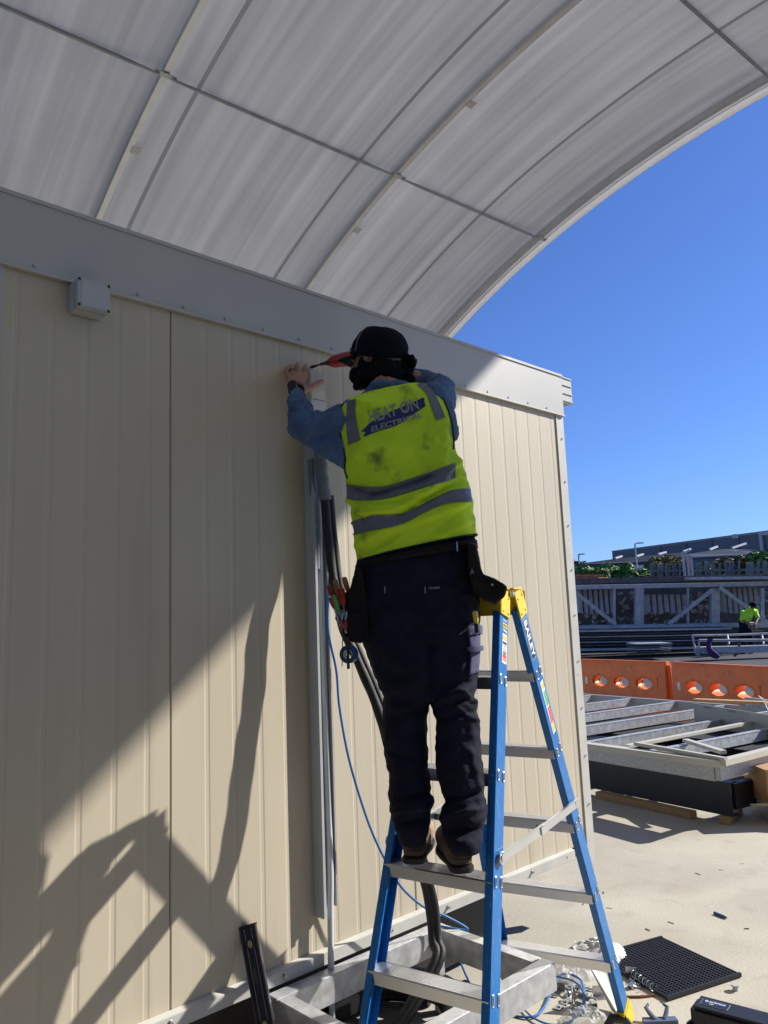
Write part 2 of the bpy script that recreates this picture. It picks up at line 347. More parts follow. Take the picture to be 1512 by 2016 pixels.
# ================================================================== arched canopy
PH = -.076; CA = Vector((math.cos(PH), math.sin(PH), 0)); CN = Vector((-math.sin(PH), math.cos(PH), 0))
CC, CZ, CR = 3.52, -6.17, 14.315
def dome(a, th, r=CR):   # th measured from straight up, positive towards +N
    return CA*a+CN*(CC+r*math.sin(th))+Vector((0, 0, CZ+r*math.cos(th)))
TH0, TH1 = -.80, .80
RIBS = [9.28, 6.33, 3.07]+[3.07-3.21*k for k in range(1, 6)]
canopy = thing('arched_canopy', 'grey fabric canopy on curved steel arches spanning over the white site building', 'canopy', (10.4, 4, 0))
cv = MB(); nth = 90; a_list = []
lo, hi = RIBS[-1]-.2, 9.50; na = 460
for i in range(na+1): a_list.append(lo+(hi-lo)*i/na)
vs = []; uvs = []
for a in a_list:
    near = min(abs(a-r) for r in RIBS)
    for j in range(nth+1):
        th = TH0+(TH1-TH0)*j/nth; sag = .115*(1-math.exp(-near/.38)) if a < 9.28 else .02*(1-math.exp(-near/.2))
        q = dome(a, th, CR+.060-sag); q = q+Vector((0, 0, .006*fbm(Vector((a*2, th*6, 0)), 1.)))
        vs.append(q); uvs.append((a, th*CR))
fs = [(i*(nth+1)+j, (i+1)*(nth+1)+j, (i+1)*(nth+1)+j+1, i*(nth+1)+j+1) for i in range(na) for j in range(nth)]
cv.add(vs, fs); co = cv.build('canvas', canvas_mat(), canopy, smooth=True, auto=180)
ul = co.data.uv_layers.new(name='UVMap')
for lp in co.data.loops: ul.data[lp.index].uv = uvs[lp.vertex_index]
# rolled hem at the open end of the sheet
hm = MB(); NH = 160; hr_ = []
for j in range(NH+1):
    th = TH0+(TH1-TH0)*j/NH; wv_ = .010*math.sin(j*1.9)+.006*math.sin(j*5.1); hr_.append([dome(9.495, th, CR+.058), dome(9.545, th, CR+.03+wv_*.4), dome(9.540+wv_, th, CR-.035+wv_), dome(9.533+wv_, th, CR-.036+wv_), dome(9.535, th, CR+.02)])
hm.loft(hr_, caps=False)
hmt = bpy.data.materials.new('canopy_hem'); hmt.use_nodes = True; n_ = hmt.node_tree; tr_ = n_.nodes.new('ShaderNodeBsdfTranslucent'); tr_.inputs[0].default_value = (.8, .79, .77, 1); ms_ = n_.nodes.new('ShaderNodeMixShader'); ms_.inputs[0].default_value = .45
n_.nodes['Principled BSDF'].inputs['Base Color'].default_value = (.68, .67, .65, 1); n_.nodes['Principled BSDF'].inputs['Roughness'].default_value = .7
n_.links.new(n_.nodes['Principled BSDF'].outputs[0], ms_.inputs[1]); n_.links.new(tr_.outputs[0], ms_.inputs[2]); n_.links.new(ms_.outputs[0], n_.nodes['Material Output'].inputs[0])
hm.build('hem', hmt, canopy, smooth=True)
hm = MB(); hm.tube([dome(9.385, TH0+(TH1-TH0)*j/140, CR+.030) for j in range(141)], .010, 6); hm.build('edge_cable', M_galv2, canopy, smooth=True)
for r_i, a in enumerate(RIBS):
    m = MB(); N = 100
    rings = []
    for j in range(N+1):
        th = TH0+(TH1-TH0)*j/N; c = dome(a, th, CR); rd = (dome(a, th, CR+1)-c)
        rings.append([c+CA*sx*.034+rd*sz*.034 for sx, sz in ((-1, -1), (1, -1), (1, 1), (-1, 1))])
    m.loft(rings); m.build('arch_rib', mat('rib_tube', (.58, .60, .60), .36, .55, var=.07, vscale=6), canopy)
    for th in (.165, .335, -.1):
        if r_i in (1, 2): 
            b = MB(); c = dome(a+.07, th, CR-.035); rd = (dome(a, th, CR)-dome(a, th, CR-1)); tn = (dome(a, th+.001)-dome(a, th)).normalized()
            b.obox(c, CA*.055, tn*.05, rd*.004).build('lug_plate', M_galv2, canopy, bevel=.002)
for n_i, nn in enumerate((7.20, 3.52, -.16, -3.84)):
    th = math.asin((nn-CC)/CR)
    for k in range(len(RIBS)-1):
        a1, a0 = RIBS[k], RIBS[k+1]; p = dome(a0+.07, th, CR-.072); q = dome(a1-.07, th, CR-.072)
        L = 8; m = MB(); m.tube([p+(q-p)*i/L for i in range(L+1)], [.012]+[.021]*(L-1)+[.012], 8)
        m.build('purlin', mat('purlin_tube', (.30, .31, .32), .5, .4, var=.15, vscale=5), canopy, smooth=True)
    for a in RIBS:
        m = MB(); rd = dome(a, th, 1)-dome(a, th, 0); tn = rd.cross(CA)
        c = dome(a, th, CR-.050); m.obox(c, CA*.12, tn*.028, rd*.006)
        for s_ in (-.08, .08): m.cyl(c+CA*s_, c+CA*s_-rd*.028, .015, 8)
        m.build('purlin_clamp', M_galv2, canopy)

# ================================================================== the site building
D = 2.60; XR = 4.03; ZB, ZC, ZF, ZT = .385, .418, 2.935, 3.178
bld = thing('site_building', 'cream ribbed panel site building with white fascia and floor channel', 'building', (0, D, 0))
def panel(x0, x1, z0, z1):
    prof = []; x = x0; gw, gd, sl = .024, .0012, .006
    g0 = 1.375-.117*20; gs = []
    k = 0
    while g0+.1185*k < x1: 
        gx = g0+.1185*k+.0; k += 1
        if gx > x0+.03 and gx < x1-.03: gs.append(gx)
    prof = [(x0, .004), (x0+.004, 0)]
    for gx in gs: prof += [(gx-gw/2, 0), (gx-gw/2+sl, gd), (gx+gw/2-sl, gd), (gx+gw/2, 0)]
    prof += [(x1-.004, 0), (x1, .004)]
    m = MB(); n = len(prof); vs = [(a, D+b, z0) for a, b in prof]+[(a, D+b, z1) for a, b in prof]
    vs += [(x1, D+.05, z0), (x1, D+.05, z1), (x0, D+.05, z0), (x0, D+.05, z1)]
    fs = [(i, i+1, i+1+n, i+n) for i in range(n-1)]; a = 2*n; fs += [(n-1, a, a+1, 2*n-1), (a+2, 0, n, a+3), (a, a+2, a+3, a+1)]
    m.add(vs, fs); return m
xs = [-3.6, -1.8, -.6, .735, 1.375, 2.575, 3.968]
for i in range(len(xs)-1):
    panel(xs[i]+.0015, xs[i+1]-.0015, ZC, ZF+.02).build('wall_panel', M_cream, bld)
m = MB(); m.box((-3.6, D+.052, .40), (XR-.06, D+2.35, 3.10)); m.build('core_wall', M_dark, bld)
m = MB(); m.prism([(-.014, 0), (-.002, -.006), (.004, -.006), (.004, ZT-ZF), (-.014, ZT-ZF)], (-3.6, D, ZF), (XR+.003, D, ZF), (0, 1, 0), (0, 0, 1)); fas = m.build('fascia', M_white, bld)
m = MB(); m.box((-3.6, D-.022, ZF-.012), (XR+.004, D-.002, ZF-.004)); m.build('fascia_lip', M_white2, fas)
m = MB(); m.box((-3.6, D-.02, ZT), (XR+.006, D+2.4, ZT+.014)); m.build('roof_edge', M_white, bld)
def screw(p, nrm, r, parent, h=.005):
    p, nrm = Vector(p), Vector(nrm); q = MB(); q.cyl(p, p+nrm*h, r, 8, r*.75); return q.build('screw', M_screw, parent)
for k in range(18):
    x = .80+.187*k+.06
    if x < XR-.02: screw((x, D-.014, ZF+.014), (0, -1, 0), .006, fas)
m = MB(); m.prism([(-.012, 0), (-.012, .060), (XR-3.962, .060), (XR-3.962, .003), (.0, .003), (.0, 0)], (3.965, D-.008, ZC-.13), (3.965, D-.008, ZF-.01), (1, 0, 0), (0, 1, 0))
post = m.build('corner_post', M_white2, bld)
for k in range(9): screw((XR-.025, D-.0078, .62+.27*k), (0, -1, 0), .0055, post)
m = MB(); m.box((.700, D-.006, ZC), (.768, D-.0005, ZF-.006)); cs = m.build('cover_strip', M_white, bld)
for k in range(4): screw((.735, D-.006, 2.85-.5*k), (0, -1, 0), .006, cs)
m = MB(); m.prism([(0, 0), (.0, -.004), (-.028, -.004), (-.028, .042), (0, .050)], (-3.6, D, ZB-.012), (3.80, D, ZB-.012), (0, 1, 0), (0, 0, 1)); chn = m.build('floor_channel', M_white2, bld, bevel=.0015)
for i, x in enumerate((1.36, 1.83, 2.05, 2.40, 2.75, 3.05, 3.40, 3.72)):
    big = i in (0, 1, 4, 6)
    p = Vector((x, D-.028, ZB+.010)); screw(p, (0, -1, 0), .011 if big else .0045, chn, .004)
    if big: q = MB(); q.cyl(p, p+Vector((0, -.014, 0)), .0065, 6); q.build('bolt', M_screw, chn)
m = MB(); m.prism([(0, 0), (.16, 0), (.16, .014), (.02, .014), (.02, .30), (.16, .30), (.16, .325), (0, .325)], (-3.6, D+.15, .035), (3.34, D+.15, .035), (0, 1, 0), (0, 0, 1)); m.build('floor_beam', M_black, bld)
m = MB(); m.box((-3.6, D+.02, ZB-.03), (XR-.05, D+2.35, ZB-.012)); m.build('underfloor', M_mattblack, bld)
m = MB(); m.prism([(0, 0), (.16, 0), (.16, .014), (.02, .014), (.02, .30), (.16, .30), (.16, .325), (0, .325)], (-3.6, D+2.0, .035), (3.58, D+2.0, .035), (0, 1, 0), (0, 0, 1)); m.build('floor_beam', M_black, bld)
# gutter on the end wall
gp = [(0, 0), (.105, 0), (.118, .012), (.118, .050), (.110, .058), (.118, .066), (.118, .105), (.110, .113), (.118, .121), (.118, .150), (.095, .165), (0, .165)]
m = MB(); m.prism(gp, (XR+.006, D-.004, 3.020), (XR+.006, D+2.4, 3.020), (1, 0, 0), (0, 0, 1)); gt = m.build('gutter', M_white, bld)
for z in (3.03, 3.078, 3.132, 3.18): q = MB(); q.box((XR+.006, D-.010, z), (XR+.124, D-.004, z+.007)); q.build('ridge', M_white, gt)

# unseen container rows added to block low skylight (opposite side of the yard and behind)
def container(name, label, x, y, rz, m_):
    t = thing(name, label, 'shipping container', (x, y, 0), 'unseen containers added around the canopy to block skylight', rz); L_, W_, H_ = 12.19, 2.44, 2.59
    for yy, sg in ((0, -1), (W_, 1)):
        prof = []; n_ = 42
        for i in range(n_):
            a = .1+(L_-.2)*i/n_; w_ = (L_-.2)/n_; prof += [(a, yy), (a+w_*.3, yy), (a+w_*.5, yy-sg*.036), (a+w_*.8, yy-sg*.036)]
        prof += [(L_-.1, yy), (L_-.1, yy-sg*.05), (.1, yy-sg*.05)]
        m = MB(); m.prism(prof, (0, 0, .15), (0, 0, H_-.1), (1, 0, 0), (0, 1, 0)); m.build('side_wall', m_, t, local=True)
    MB().box((.05, .06, H_-.09), (L_-.05, W_-.06, H_-.04)).build('roof', m_, t, local=True)
    for xx in (0, L_-.12):
        MB().box((xx+.03, .1, .15), (xx+.09, W_-.1, H_-.1)).build('end_wall', m_, t, local=True)
        for yy in (0, W_-.12): MB().box((xx, yy, 0), (xx+.12, yy+.12, H_)).build('corner_post', m_, t, local=True)
    for yy in (0, W_-.1): MB().box((.12, yy+.01, .0), (L_-.12, yy+.09, .148)).build('rail', m_, t, local=True); MB().box((.12, yy+.01, H_-.098), (L_-.12, yy+.09, H_-.002)).build('rail', m_, t, local=True)
    return t
M_cont = mat('container_paint', (.05, .07, .09), .5, var=.2, vscale=2); M_cont2 = mat('container_rust', (.12, .045, .03), .6, var=.25, vscale=2)
container('sky_block_container', 'unseen dark grey corrugated container added opposite the site building to block skylight', -2.6, -8.6, PH, M_cont)
container('sky_block_container', 'second unseen dark grey container further back on the same row, added to block skylight', -15.0, -7.7, PH, M_cont)
container('sky_block_container', 'unseen rust red container across the yard behind, added to block skylight', -5.2, -6.2, math.pi/2, M_cont2)

# junction box
jb = thing('junction_box', 'small grey plastic junction box screwed over the fascia edge', 'electrical box', ony(184, 585, D))
jc = [ony(151, 543, D-.085), ony(218, 561, D-.085), ony(217, 617, D-.085), ony(153, 604, D-.085)]
x0, x1 = (jc[0].x+jc[3].x)/2, (jc[1].x+jc[2].x)/2; z1 = (jc[0].z+jc[1].z)/2; z0 = (jc[2].z+jc[3].z)/2
MB().box((x0+.002, D-.058, z0+.002), (x1-.002, D-.0006, z1-.002)).build('box_body', M_box, jb, bevel=.003)
MB().box((x0+.004, D-.0612, z0+.004), (x1-.004, D-.0575, z1-.004)).build('lid_gap_shade', M_dark, jb)  # dark strip stands in for the shaded gap behind the lid
MB().box((x0, D-.085, z0), (x1, D-.061, z1)).build('box_lid', M_box, jb, bevel=.004)
MB().box((x0+.014, D-.0868, z0+.008), (x1-.014, D-.0852, z1-.008)).build('lid_panel', M_box, jb, bevel=.0006)
for sx in (0, 1):
    for sz in (0, 1): p = (x0+.007+sx*(x1-x0-.014), D-.0852, z0+.008+sz*(z1-z0-.016)); screw((p[0], D-.0870, p[2]), (0, -1, 0), .0055, jb, .001).data.materials[0] = M_black

# ================================================================== trunking on the wall with its pipes
tk = thing('wall_trunking', 'open grey plastic trunking channel running down the cream wall', 'cable duct', (2.0, D, .56))
TX0, TX1, TZ0, TZ1 = 2.000, 2.076, .575, 2.60
TY = .056
m = MB(); m.box((TX0+.003, D-.006, TZ0), (TX1-.003, D-.0006, TZ1)); m.build('back_plate', M_pvc, tk)
m = MB(); m.prism([(0, 0), (0, -TY), (.004, -TY-.004), (.016, -TY-.004), (.016, -TY), (.004, -TY), (.003, 0)], (TX0, D-.0006, TZ0-.02), (TX0, D-.0006, TZ1), (1, 0, 0), (0, 1, 0)); m.build('side_wall', M_pvc, tk)
m = MB(); m.prism([(0, 0), (0, -TY), (-.003, -TY), (-.003, 0)], (TX1, D-.0006, TZ0+.008), (TX1, D-.0006, TZ1), (1, 0, 0), (0, 1, 0)); m.build('side_wall', M_pvc, tk)
for z in (.70, 1.50, 1.9): q = MB(); q.cyl((TX0+.036, D-.006, z), (TX0+.036, D-.009, z), .004, 8); q.build('screw_hole', M_dark, tk)
cvr = thing('trunking_cover', 'white plastic end piece of the trunking held under the worker\'s hand', 'duct cover', (2.03, D, 2.66))
cx0, cx1 = 1.998, 2.080
m = MB(); m.prism([(0, 0), (-.012, 0), (-.066, .028), (-.070, .034), (-.070, .155), (0, .185)], (cx0, D-.0006, 2.640), (cx1, D-.0006, 2.640), (0, 1, 0), (0, 0, 1)); m.build('end_cap', M_pvcw, cvr, bevel=.003)
m = MB(); m.box((cx0-.003, D-.074, 2.47), (cx1+.0, D-.071, 2.665)); m.box((cx1-.003, D-.0712, 2.47), (cx1, D-.01, 2.66)); m.build('cover_strip', M_pvcw, cvr)
# conduit
cdt = MB(); pts = [(2.052, D-.034, 2.3), (2.056, D-.034, 1.6), (2.058, D-.038, 1.0), (2.054, D-.045, .72), (2.043, D-.050, .56), (2.038, D-.050, .30), (2.038, D-.05, .01)]
cdt.tube(cr(pts, 8), .0125, 14); tag(cdt.build('conduit', mat('light_grey_pvc', (.55, .57, .60), .25, var=.05), smooth=True), 'thin light grey pvc conduit running down inside the wall trunking to the slab', 'pipe')

# insulated pipe pair: foam wrap on top, black hose below, coiled on the slab
ins = thing('insulated_pipe', 'black insulated pipe pair hanging off the wall and coiled on the slab', 'pipe', (2.2, 2.3, 0))
m = MB(); a = [ony(628, 860, 2.50), ony(631, 900, 2.50), ony(635, 945, 2.49), ony(641, 985, 2.483)]
m.tube(cr(a, 6), [.026+.002*math.sin(i*1.7) for i in range(19)], 14); m.build('foam_wrap', M_foam, ins, smooth=True)
m = MB(); m.tube(cr([ony(613, 905, D-.05), ony(616, 960, D-.045), ony(620, 1040, D-.035), ony(622, 1120, D-.03)], 5), [.018]*16, 10); m.build('foam_wrap', M_foam, ins, smooth=True)
hp = [(644, 975, 2.485), (652, 1060, 2.484), (660, 1130, 2.456), (669, 1180, 2.443), (682, 1240, 2.427), (700, 1280, 2.402), (722, 1330, 2.372), (745, 1385, 2.342), (762, 1440, 2.315), (778, 1500, 2.28), (797, 1580, 2.29), (815, 1650, 2.31), (835, 1715, 2.33), (850, 1780, 2.33), (857, 1850, 2.31), (858, 1900, 2.27)]
line = [ony(*p) for p in hp]+[Vector((2.10, 2.33, .10)), Vector((2.02, 2.26, .045))]
cc = onz(757, 2012, .08); cc.z = 0; CRD = (onz(757, 2012, .1)-onz(757, 1932, .1)).length
coil = [cc+Vector((CRD*math.cos(t)*(.97-.022*t), CRD*math.sin(t)*(.97-.022*t), .022+.0075*t)) for t in np.arange(.2, 2*math.pi*2.6, .22)]
for off, rr in ((-.010, .0195), (.011, .0165)):
    pts = cr([p+HR*off+HF*(off*1.0)*(1 if i_ < 11 else 0) for i_, p in enumerate(line)], 6); m = MB(); m.tube(pts, [rr+.0009*math.sin(i*.9) for i in range(len(pts))], 12); m.build('insulated_hose', M_hose, ins, smooth=True)
m = MB(); m.tube(cr(coil, 3), .021, 12); m.build('hose_coil', M_hose, ins, smooth=True)
coil2 = [cc+Vector((.02+CRD*.93*math.cos(t), -.01+CRD*.86*math.sin(t), .075+.010*t)) for t in np.arange(0, 2*math.pi*1.9, .22)]
m = MB(); m.tube(cr(coil2, 3), .018, 12); m.build('hose_coil', M_hose, ins, smooth=True)

bc = [(636, 975, 2.52), (644, 1020, 2.52), (650, 1080, 2.52), (647, 1170, 2.53), (646, 1240, 2.53), (662, 1320, 2.53), (668, 1390, 2.52), (686, 1490, 2.50), (715, 1590, 2.48), (742, 1660, 2.47), (780, 1732, 2.46), (808, 1765, 2.46), (842, 1790, 2.46), (880, 1805, 2.45), (921, 1831, 2.40)]
m = MB(); m.tube(cr([ony(*p) for p in bc]+[Vector((2.60, 2.535, .367)), Vector((2.70, 2.53, .30)), Vector((2.80, 2.45, .03)), Vector((2.86, 2.2, .01)), onz(1100, 1922, .02), onz(1138, 1925, .03), onz(1150, 1950, .03), onz(1146, 1978, .02), onz(1125, 1990, .01)], 7), .0052, 8)
tag(m.build('blue_cable', M_bluecable, smooth=True), 'thin blue cable dangling beside the black hose and over the steel frame', 'cable')
m = MB(); m.tube(cr([onz(1030, 1985, .01), onz(1052, 2005, .012), onz(1085, 2017, .012), onz(1120, 2012, .012), onz(1147, 1985, .03), onz(1149, 1955, .04), onz(1130, 1932, .05), onz(1093, 1922, .03), onz(1070, 1918, .01)], 7), .0042, 8)
tag(m.build('blue_cable', M_bluecable, smooth=True), 'loop of blue cable lying on the slab among the metal fittings', 'cable')

# ================================================================== steel base frame by the wall
fx0, fx1, fy0, fy1, fz = 1.745, 2.665, 1.93, 2.565, .36
fr = thing('base_frame', 'low rectangular galvanised steel frame standing on the slab under the ladder', 'steel frame', (fx0, fy0, 0))
H = .105; W = .062
MB().box((fx0, fy1-W, fz-H), (fx1, fy1, fz)).build('rail', M_galv, fr, bevel=.003)
MB().box((fx0, fy0, fz-H), (fx1, fy0+W, fz)).build('rail', M_galv, fr, bevel=.003)
MB().box((fx1-W, fy0+W+.002, fz-H-.001), (fx1, fy1-W-.002, fz-.001)).build('rail', M_galv, fr, bevel=.003)
MB().box((fx0, fy0+W+.002, fz-H-.001), (fx0+W, fy1-W-.002, fz-.001)).build('rail', M_galv, fr, bevel=.003)
for x in (fx0+.012, fx1-.05): 
    for y in (fy1-.05,)+((fy0+.012,) if x < 2 else ()): MB().box((x, y, .001), (x+.038, y+.038, fz-H-.001)).build('leg', M_galv2, fr, bevel=.002)

# ================================================================== blue step ladder
lad = thing('step_ladder', 'blue fibreglass double sided stepladder the worker stands on', 'ladder', (2.25, 1.9, 0))
def L3(t, f, z, zt=1.8): k = z/zt; return Vector((f[0]+(t[0]-f[0])*k, f[1]+(t[1]-f[1])*k, z))
ST = {'fr': ((2.236, 1.735), (1.704, 1.511)), 'fl': ((2.185, 2.062), (1.585, 1.99)), 'rr': ((2.312, 1.740), (3.091, 1.879)), 'rl': ((2.258, 2.085), (2.90, 2.365))}
def stile(key, out, climb, z0, z1):
    """channel: web on the outer side, flanges turned inwards"""
    t, f = ST[key]; p, q = L3(t, f, z0), L3(t, f, z1); ax = (q-p).normalized(); cl = Vector(climb); cl = (cl-ax*cl.dot(ax)).normalized(); o_ = ax.cross(cl); o_ = o_ if o_.dot(Vector(out)) > 0 else -o_
    wd, dp, th = .072, .028, .004
    prof = [(-wd/2, 0), (wd/2, 0), (wd/2, -dp), (wd/2-th, -dp), (wd/2-th, -th), (-wd/2+th, -th), (-wd/2+th, -dp), (-wd/2, -dp)]
    m = MB(); m.prism(prof, p, q, cl, o_); return m, ax, cl, o_
LX = Vector((.966, .256, 0)); LY = Vector((-.256, .966, 0))
INFO = {}
for key, out in (('fr', -LY), ('fl', LY), ('rr', -LY), ('rl', LY)):
    m, ax, cl, o_ = stile(key, out, LX, .03, 1.74); so_ = m.build('stile', M_blue, lad, bevel=.002); INFO[key] = (ax, cl, o_, so_)
    t, f = ST[key]; p = L3(t, f, 0.0); q = L3(t, f, .085); ft = MB(); ft.obox((p+q)/2-o_*.013, cl*.046, o_*.021, (q-p)/2*1.02); ft.build('foot', M_yellow if key[0] == 'r' else M_rubber, lad, bevel=.006)
for side in ('f', 'r'):
    for k in range(1, 6):
        z = .3*k; a = L3(*ST[side+'r'], z); b = L3(*ST[side+'l'], z); d = (b-a).normalized(); cl = LX*(1 if side == 'f' else -1)
        oa, ob = INFO[side+'r'][2], INFO[side+'l'][2]
        a2 = a-oa*.005; b2 = b-ob*.005; m = MB(); dpth = .080 if side == 'f' else .072; hh = .040
        # ribbed tread on top of a channel section
        prof = [(-dpth/2, -hh), (-dpth/2, -.004)]
        for r_ in range(9): x = -dpth/2+.004+r_*(dpth-.008)/9; prof += [(x, 0), (x+.004, 0), (x+.0045, -.0022), (x+.0072, -.0022)]
        prof += [(dpth/2-.002, 0), (dpth/2, -.004), (dpth/2, -hh), (dpth/2-.01, -hh), (dpth/2-.01, -hh+.003), (dpth/2-.003, -hh+.003), (dpth/2-.003, -.006), (-dpth/2+.003, -.006), (-dpth/2+.003, -hh+.003), (-dpth/2+.01, -hh+.003), (-dpth/2+.01, -hh)]
        m.prism(prof, a2, b2, cl, (0, 0, 1))
        for key, c0 in ((side+'r', a), (side+'l', b)):
            ax, c2, o_, _ = INFO[key]
            for s_ in (-.018, .022):
                cen = c0+c2*s_+o_*.0015-ax*.012; ring = []
                for i in range(20):
                    t = 2*math.pi*i/20; px = .0055*math.cos(t); pz = .0085*math.sin(t)+(.007 if math.sin(t) > 0 else -.007); ring.append(cen+c2*px+ax*pz)
                m.tube(ring, .0026, 6, closed=True)
        m.build('step', M_alu, lad)
# top cap
for side, s_ in (('f', -1), ('r', 1)):
    cp = MB()
    for lr, oy in (('r', -1), ('l', 1)):
        ax, cl, o_, _ = INFO[side+lr]; p = L3(*ST[side+lr], 1.705); q = L3(*ST[side+lr], 1.80); 
        cp.obox((p+q)/2+o_*.003, cl*.040, o_*.003, (q-p)/2)
    a = L3(*ST[side+'r'], 1.80); b = L3(*ST[side+'l'], 1.80)
    cp.obox((a+b)/2+Vector((0, 0, .004)), LX*.043, (b-a)/2*1.05, Vector((0, 0, .004)))
    cl_edge = LX*(s_*.040); a = L3(*ST[side+'r'], 1.74)+cl_edge; b = L3(*ST[side+'l'], 1.74)+cl_edge
    cp.obox((a+b)/2+Vector((0, 0, .015)), LX*.003, (b-a)/2*1.02, Vector((0, 0, .045)))
    cpo = cp.build('top_cap', M_yellow, lad, bevel=.003)
    ax, cl, o_, _ = INFO[side+'r']
    for du in (-.022, .022):
        for dv in (1.72, 1.775): p = L3(*ST[side+'r'], dv)+cl*du+o_*.0065; q = MB(); q.ell(p, (cl*.0055, ax*.0055, o_*.003), 8, 6); q.build('rivet', M_yellow, cpo)
hg = MB()
for lr in ('r', 'l'):
    o_ = INFO['f'+lr][2]; p = (L3(*ST['f'+lr], 1.785)+L3(*ST['r'+lr], 1.785))/2; hg.cyl(p-o_*.004, p+o_*.010, .010, 12); hg.obox(p+o_*.005, LX*.018, o_*.002, Vector((0, 0, .008)))
hg.build('hinge', M_zinc, lad)
# spreaders
for lr in ('r', 'l'):
    o_ = INFO['f'+lr][2]; a = L3(*ST['f'+lr], .955)+o_*.010; b = L3(*ST['r'+lr], .972)+o_*.010
    b2 = b+(b-a).normalized()*.02; mid = (a+b)/2+Vector((0, 0, -.004)); up = Vector((0, 0, 1))
    m = MB()
    for p, q, oo in ((a, mid+(b-a)*.03, 0), (mid-(b-a)*.03, b2, .0045)):
        d = (q-p).normalized(); m.obox((p+q)/2+o_*oo, d*(q-p).length/2, o_*.002, d.cross(o_).normalized()*.016)
        m.obox((p+q)/2+o_*(oo+.004)+Vector((0, 0, .015)), d*(q-p).length/2, o_*.004, Vector((0, 0, .0015)))
    for p in (a, b): m.cyl(p, p+o_*.008, .011, 14)
    m.cyl(a-(b-a).normalized()*.0+Vector((0, 0, -.0)), a+o_*.004, .020, 18)
    m.build('spreader', M_alu, lad); kn = MB(); kn.cyl(mid-o_*.006, mid-o_*.02, .012, 12); kn.build('spreader_knob', M_black, lad)
# stickers
def sticker(key, z0, z1, w, moff, off=0.):
    ax, cl, o_, st = INFO[key]; p = L3(*ST[key], (z0+z1)/2)+cl*off; ln = (L3(*ST[key], z1)-L3(*ST[key], z0)).length
    m = MB(); m.obox(p+o_*moff, cl*w/2, ax*ln/2, o_*.0002); return m, p, ax, cl, o_, ln, st
m, p, ax, cl, o_, ln, st = sticker('rr', 1.545, 1.695, .043, .0008); s0 = m.build('name_label', M_lab_white, st)
m = MB(); m.obox(p+o_*.0012, cl*.0195, ax*(ln/2-.002), o_*.0002); m.build('label_field', M_lab_navy, st)
t = MB(); vs_, fs_, _, _ = text2d('BAILEY', .03); t.add([p+ax*((.5-x)*(ln*.9))+cl*((y-.5)*.029)+o_*.0018 for x, y in vs_], fs_); t.build('lettering', M_letter_w, st)
m, p, ax, cl, o_, ln, st = sticker('fr', 1.545, 1.645, .038, .0008, .008); m.build('spec_label', M_lab_white, st)
for dz, hh, mm in ((.038, .016, M_lab_yel), (.020, .008, M_lab_navy), (-.028, .012, M_lab_red), (-.040, .008, M_lab_or)):
    q = MB(); q.obox(p+ax*dz+o_*.0012, cl*.015, ax*hh/2, o_*.0002); q.build('label_field', mm, st)
q = MB()
for i in range(7): q.obox(p+ax*(.012-.0045*i)+o_*.0012, cl*(.014-.003*(i % 3)), ax*.0006, o_*.0002)
for i in range(8): q.obox(p+ax*(-.016)+cl*(-.012+.0033*i)+o_*.0012, cl*(.0005+.0005*(i % 2)), ax*.006, o_*.0002)
q.build('fine_print', M_letter_g, st)
t = MB(); p2 = L3(*ST['fr'], 1.692)+cl*.008; text_on(t, 'BAILEY', p2, cl, ax, o_*.001, .032, .007, .02); text_on(t, '150kg', L3(*ST['fr'], 1.656)+cl*.008, cl, ax, o_*.001, .034, .013, .03); t.build('lettering', M_letter_w, st)
m = MB(); m.obox(L3(*ST['fr'], 1.674)+cl*.008+o_*.0008, cl*.018, ax*.009, o_*.0002); m.build('label_field', M_lab_yel, st)
t = MB(); text_on(t, 'PRO', L3(*ST['fr'], 1.674)+cl*.008, cl, ax, o_*.0014, .026, .009, .02); t.build('lettering', M_letter_n, st)
m, p, ax, cl, o_, ln, st = sticker('rr', 1.255, 1.455, .032, .0008, .006); m.build('height_label', M_lab_white, st)
for dz, hh, mm in ((.088, .022, M_lab_yel), (.036, .062, M_lab_gr), (-.035, .070, M_lab_red), (-.089, .028, M_lab_yel)):
    q = MB(); q.obox(p+ax*dz+o_*.0012+cl*.003, cl*.012, ax*hh/2, o_*.0002); q.build('label_field', mm, st)
q = MB()
for i in range(11): q.obox(p+ax*(.062-.0125*i)+cl*.003+o_*.0016, cl*.012, ax*.0008, o_*.0002)
q.build('label_lines', M_lab_white, st)

# ================================================================== the worker
def bar_dep(px): return px
def ringp(L, R, d, thick, n=40, e=2.4, dl=0., dr=0.):
    """closed ring between two silhouette points of the photo, at distance d, half thickness thick"""
    a = dep(L[0], L[1], d+dl); b = dep(R[0], R[1], d+dr); c = (a+b)/2; h = (b-a)/2; f = HF*thick; out = []
    for i in range(n):
        t = 2*math.pi*i/n; ct, st_ = math.cos(t), math.sin(t)
        out.append(c+h*math.copysign(abs(ct)**(2/e), ct)+f*math.copysign(abs(st_)**(2/e), st_))
    return out
def smooth_rings(rows, k=6):
    rr = [ringp(*r) for r in rows]; n = len(rr[0]); cols = [cr([r[i] for r in rr], k) for i in range(n)]
    return [[cols[i][j] for i in range(n)] for j in range(len(cols[0]))]
def toPx(P):
    d = Vector(P)-Vector(O3); z = d.dot(VF); return CXP+FPX*d.dot(VR)/z, CYP-FPX*d.dot(VU)/z
def seg_d(px, py, a, b):
    ax, ay = a; bx, by = b; t = max(0, min(1, ((px-ax)*(bx-ax)+(py-ay)*(by-ay))/((bx-ax)**2+(by-ay)**2))); return math.hypot(px-ax-t*(bx-ax), py-ay-t*(by-ay)), t
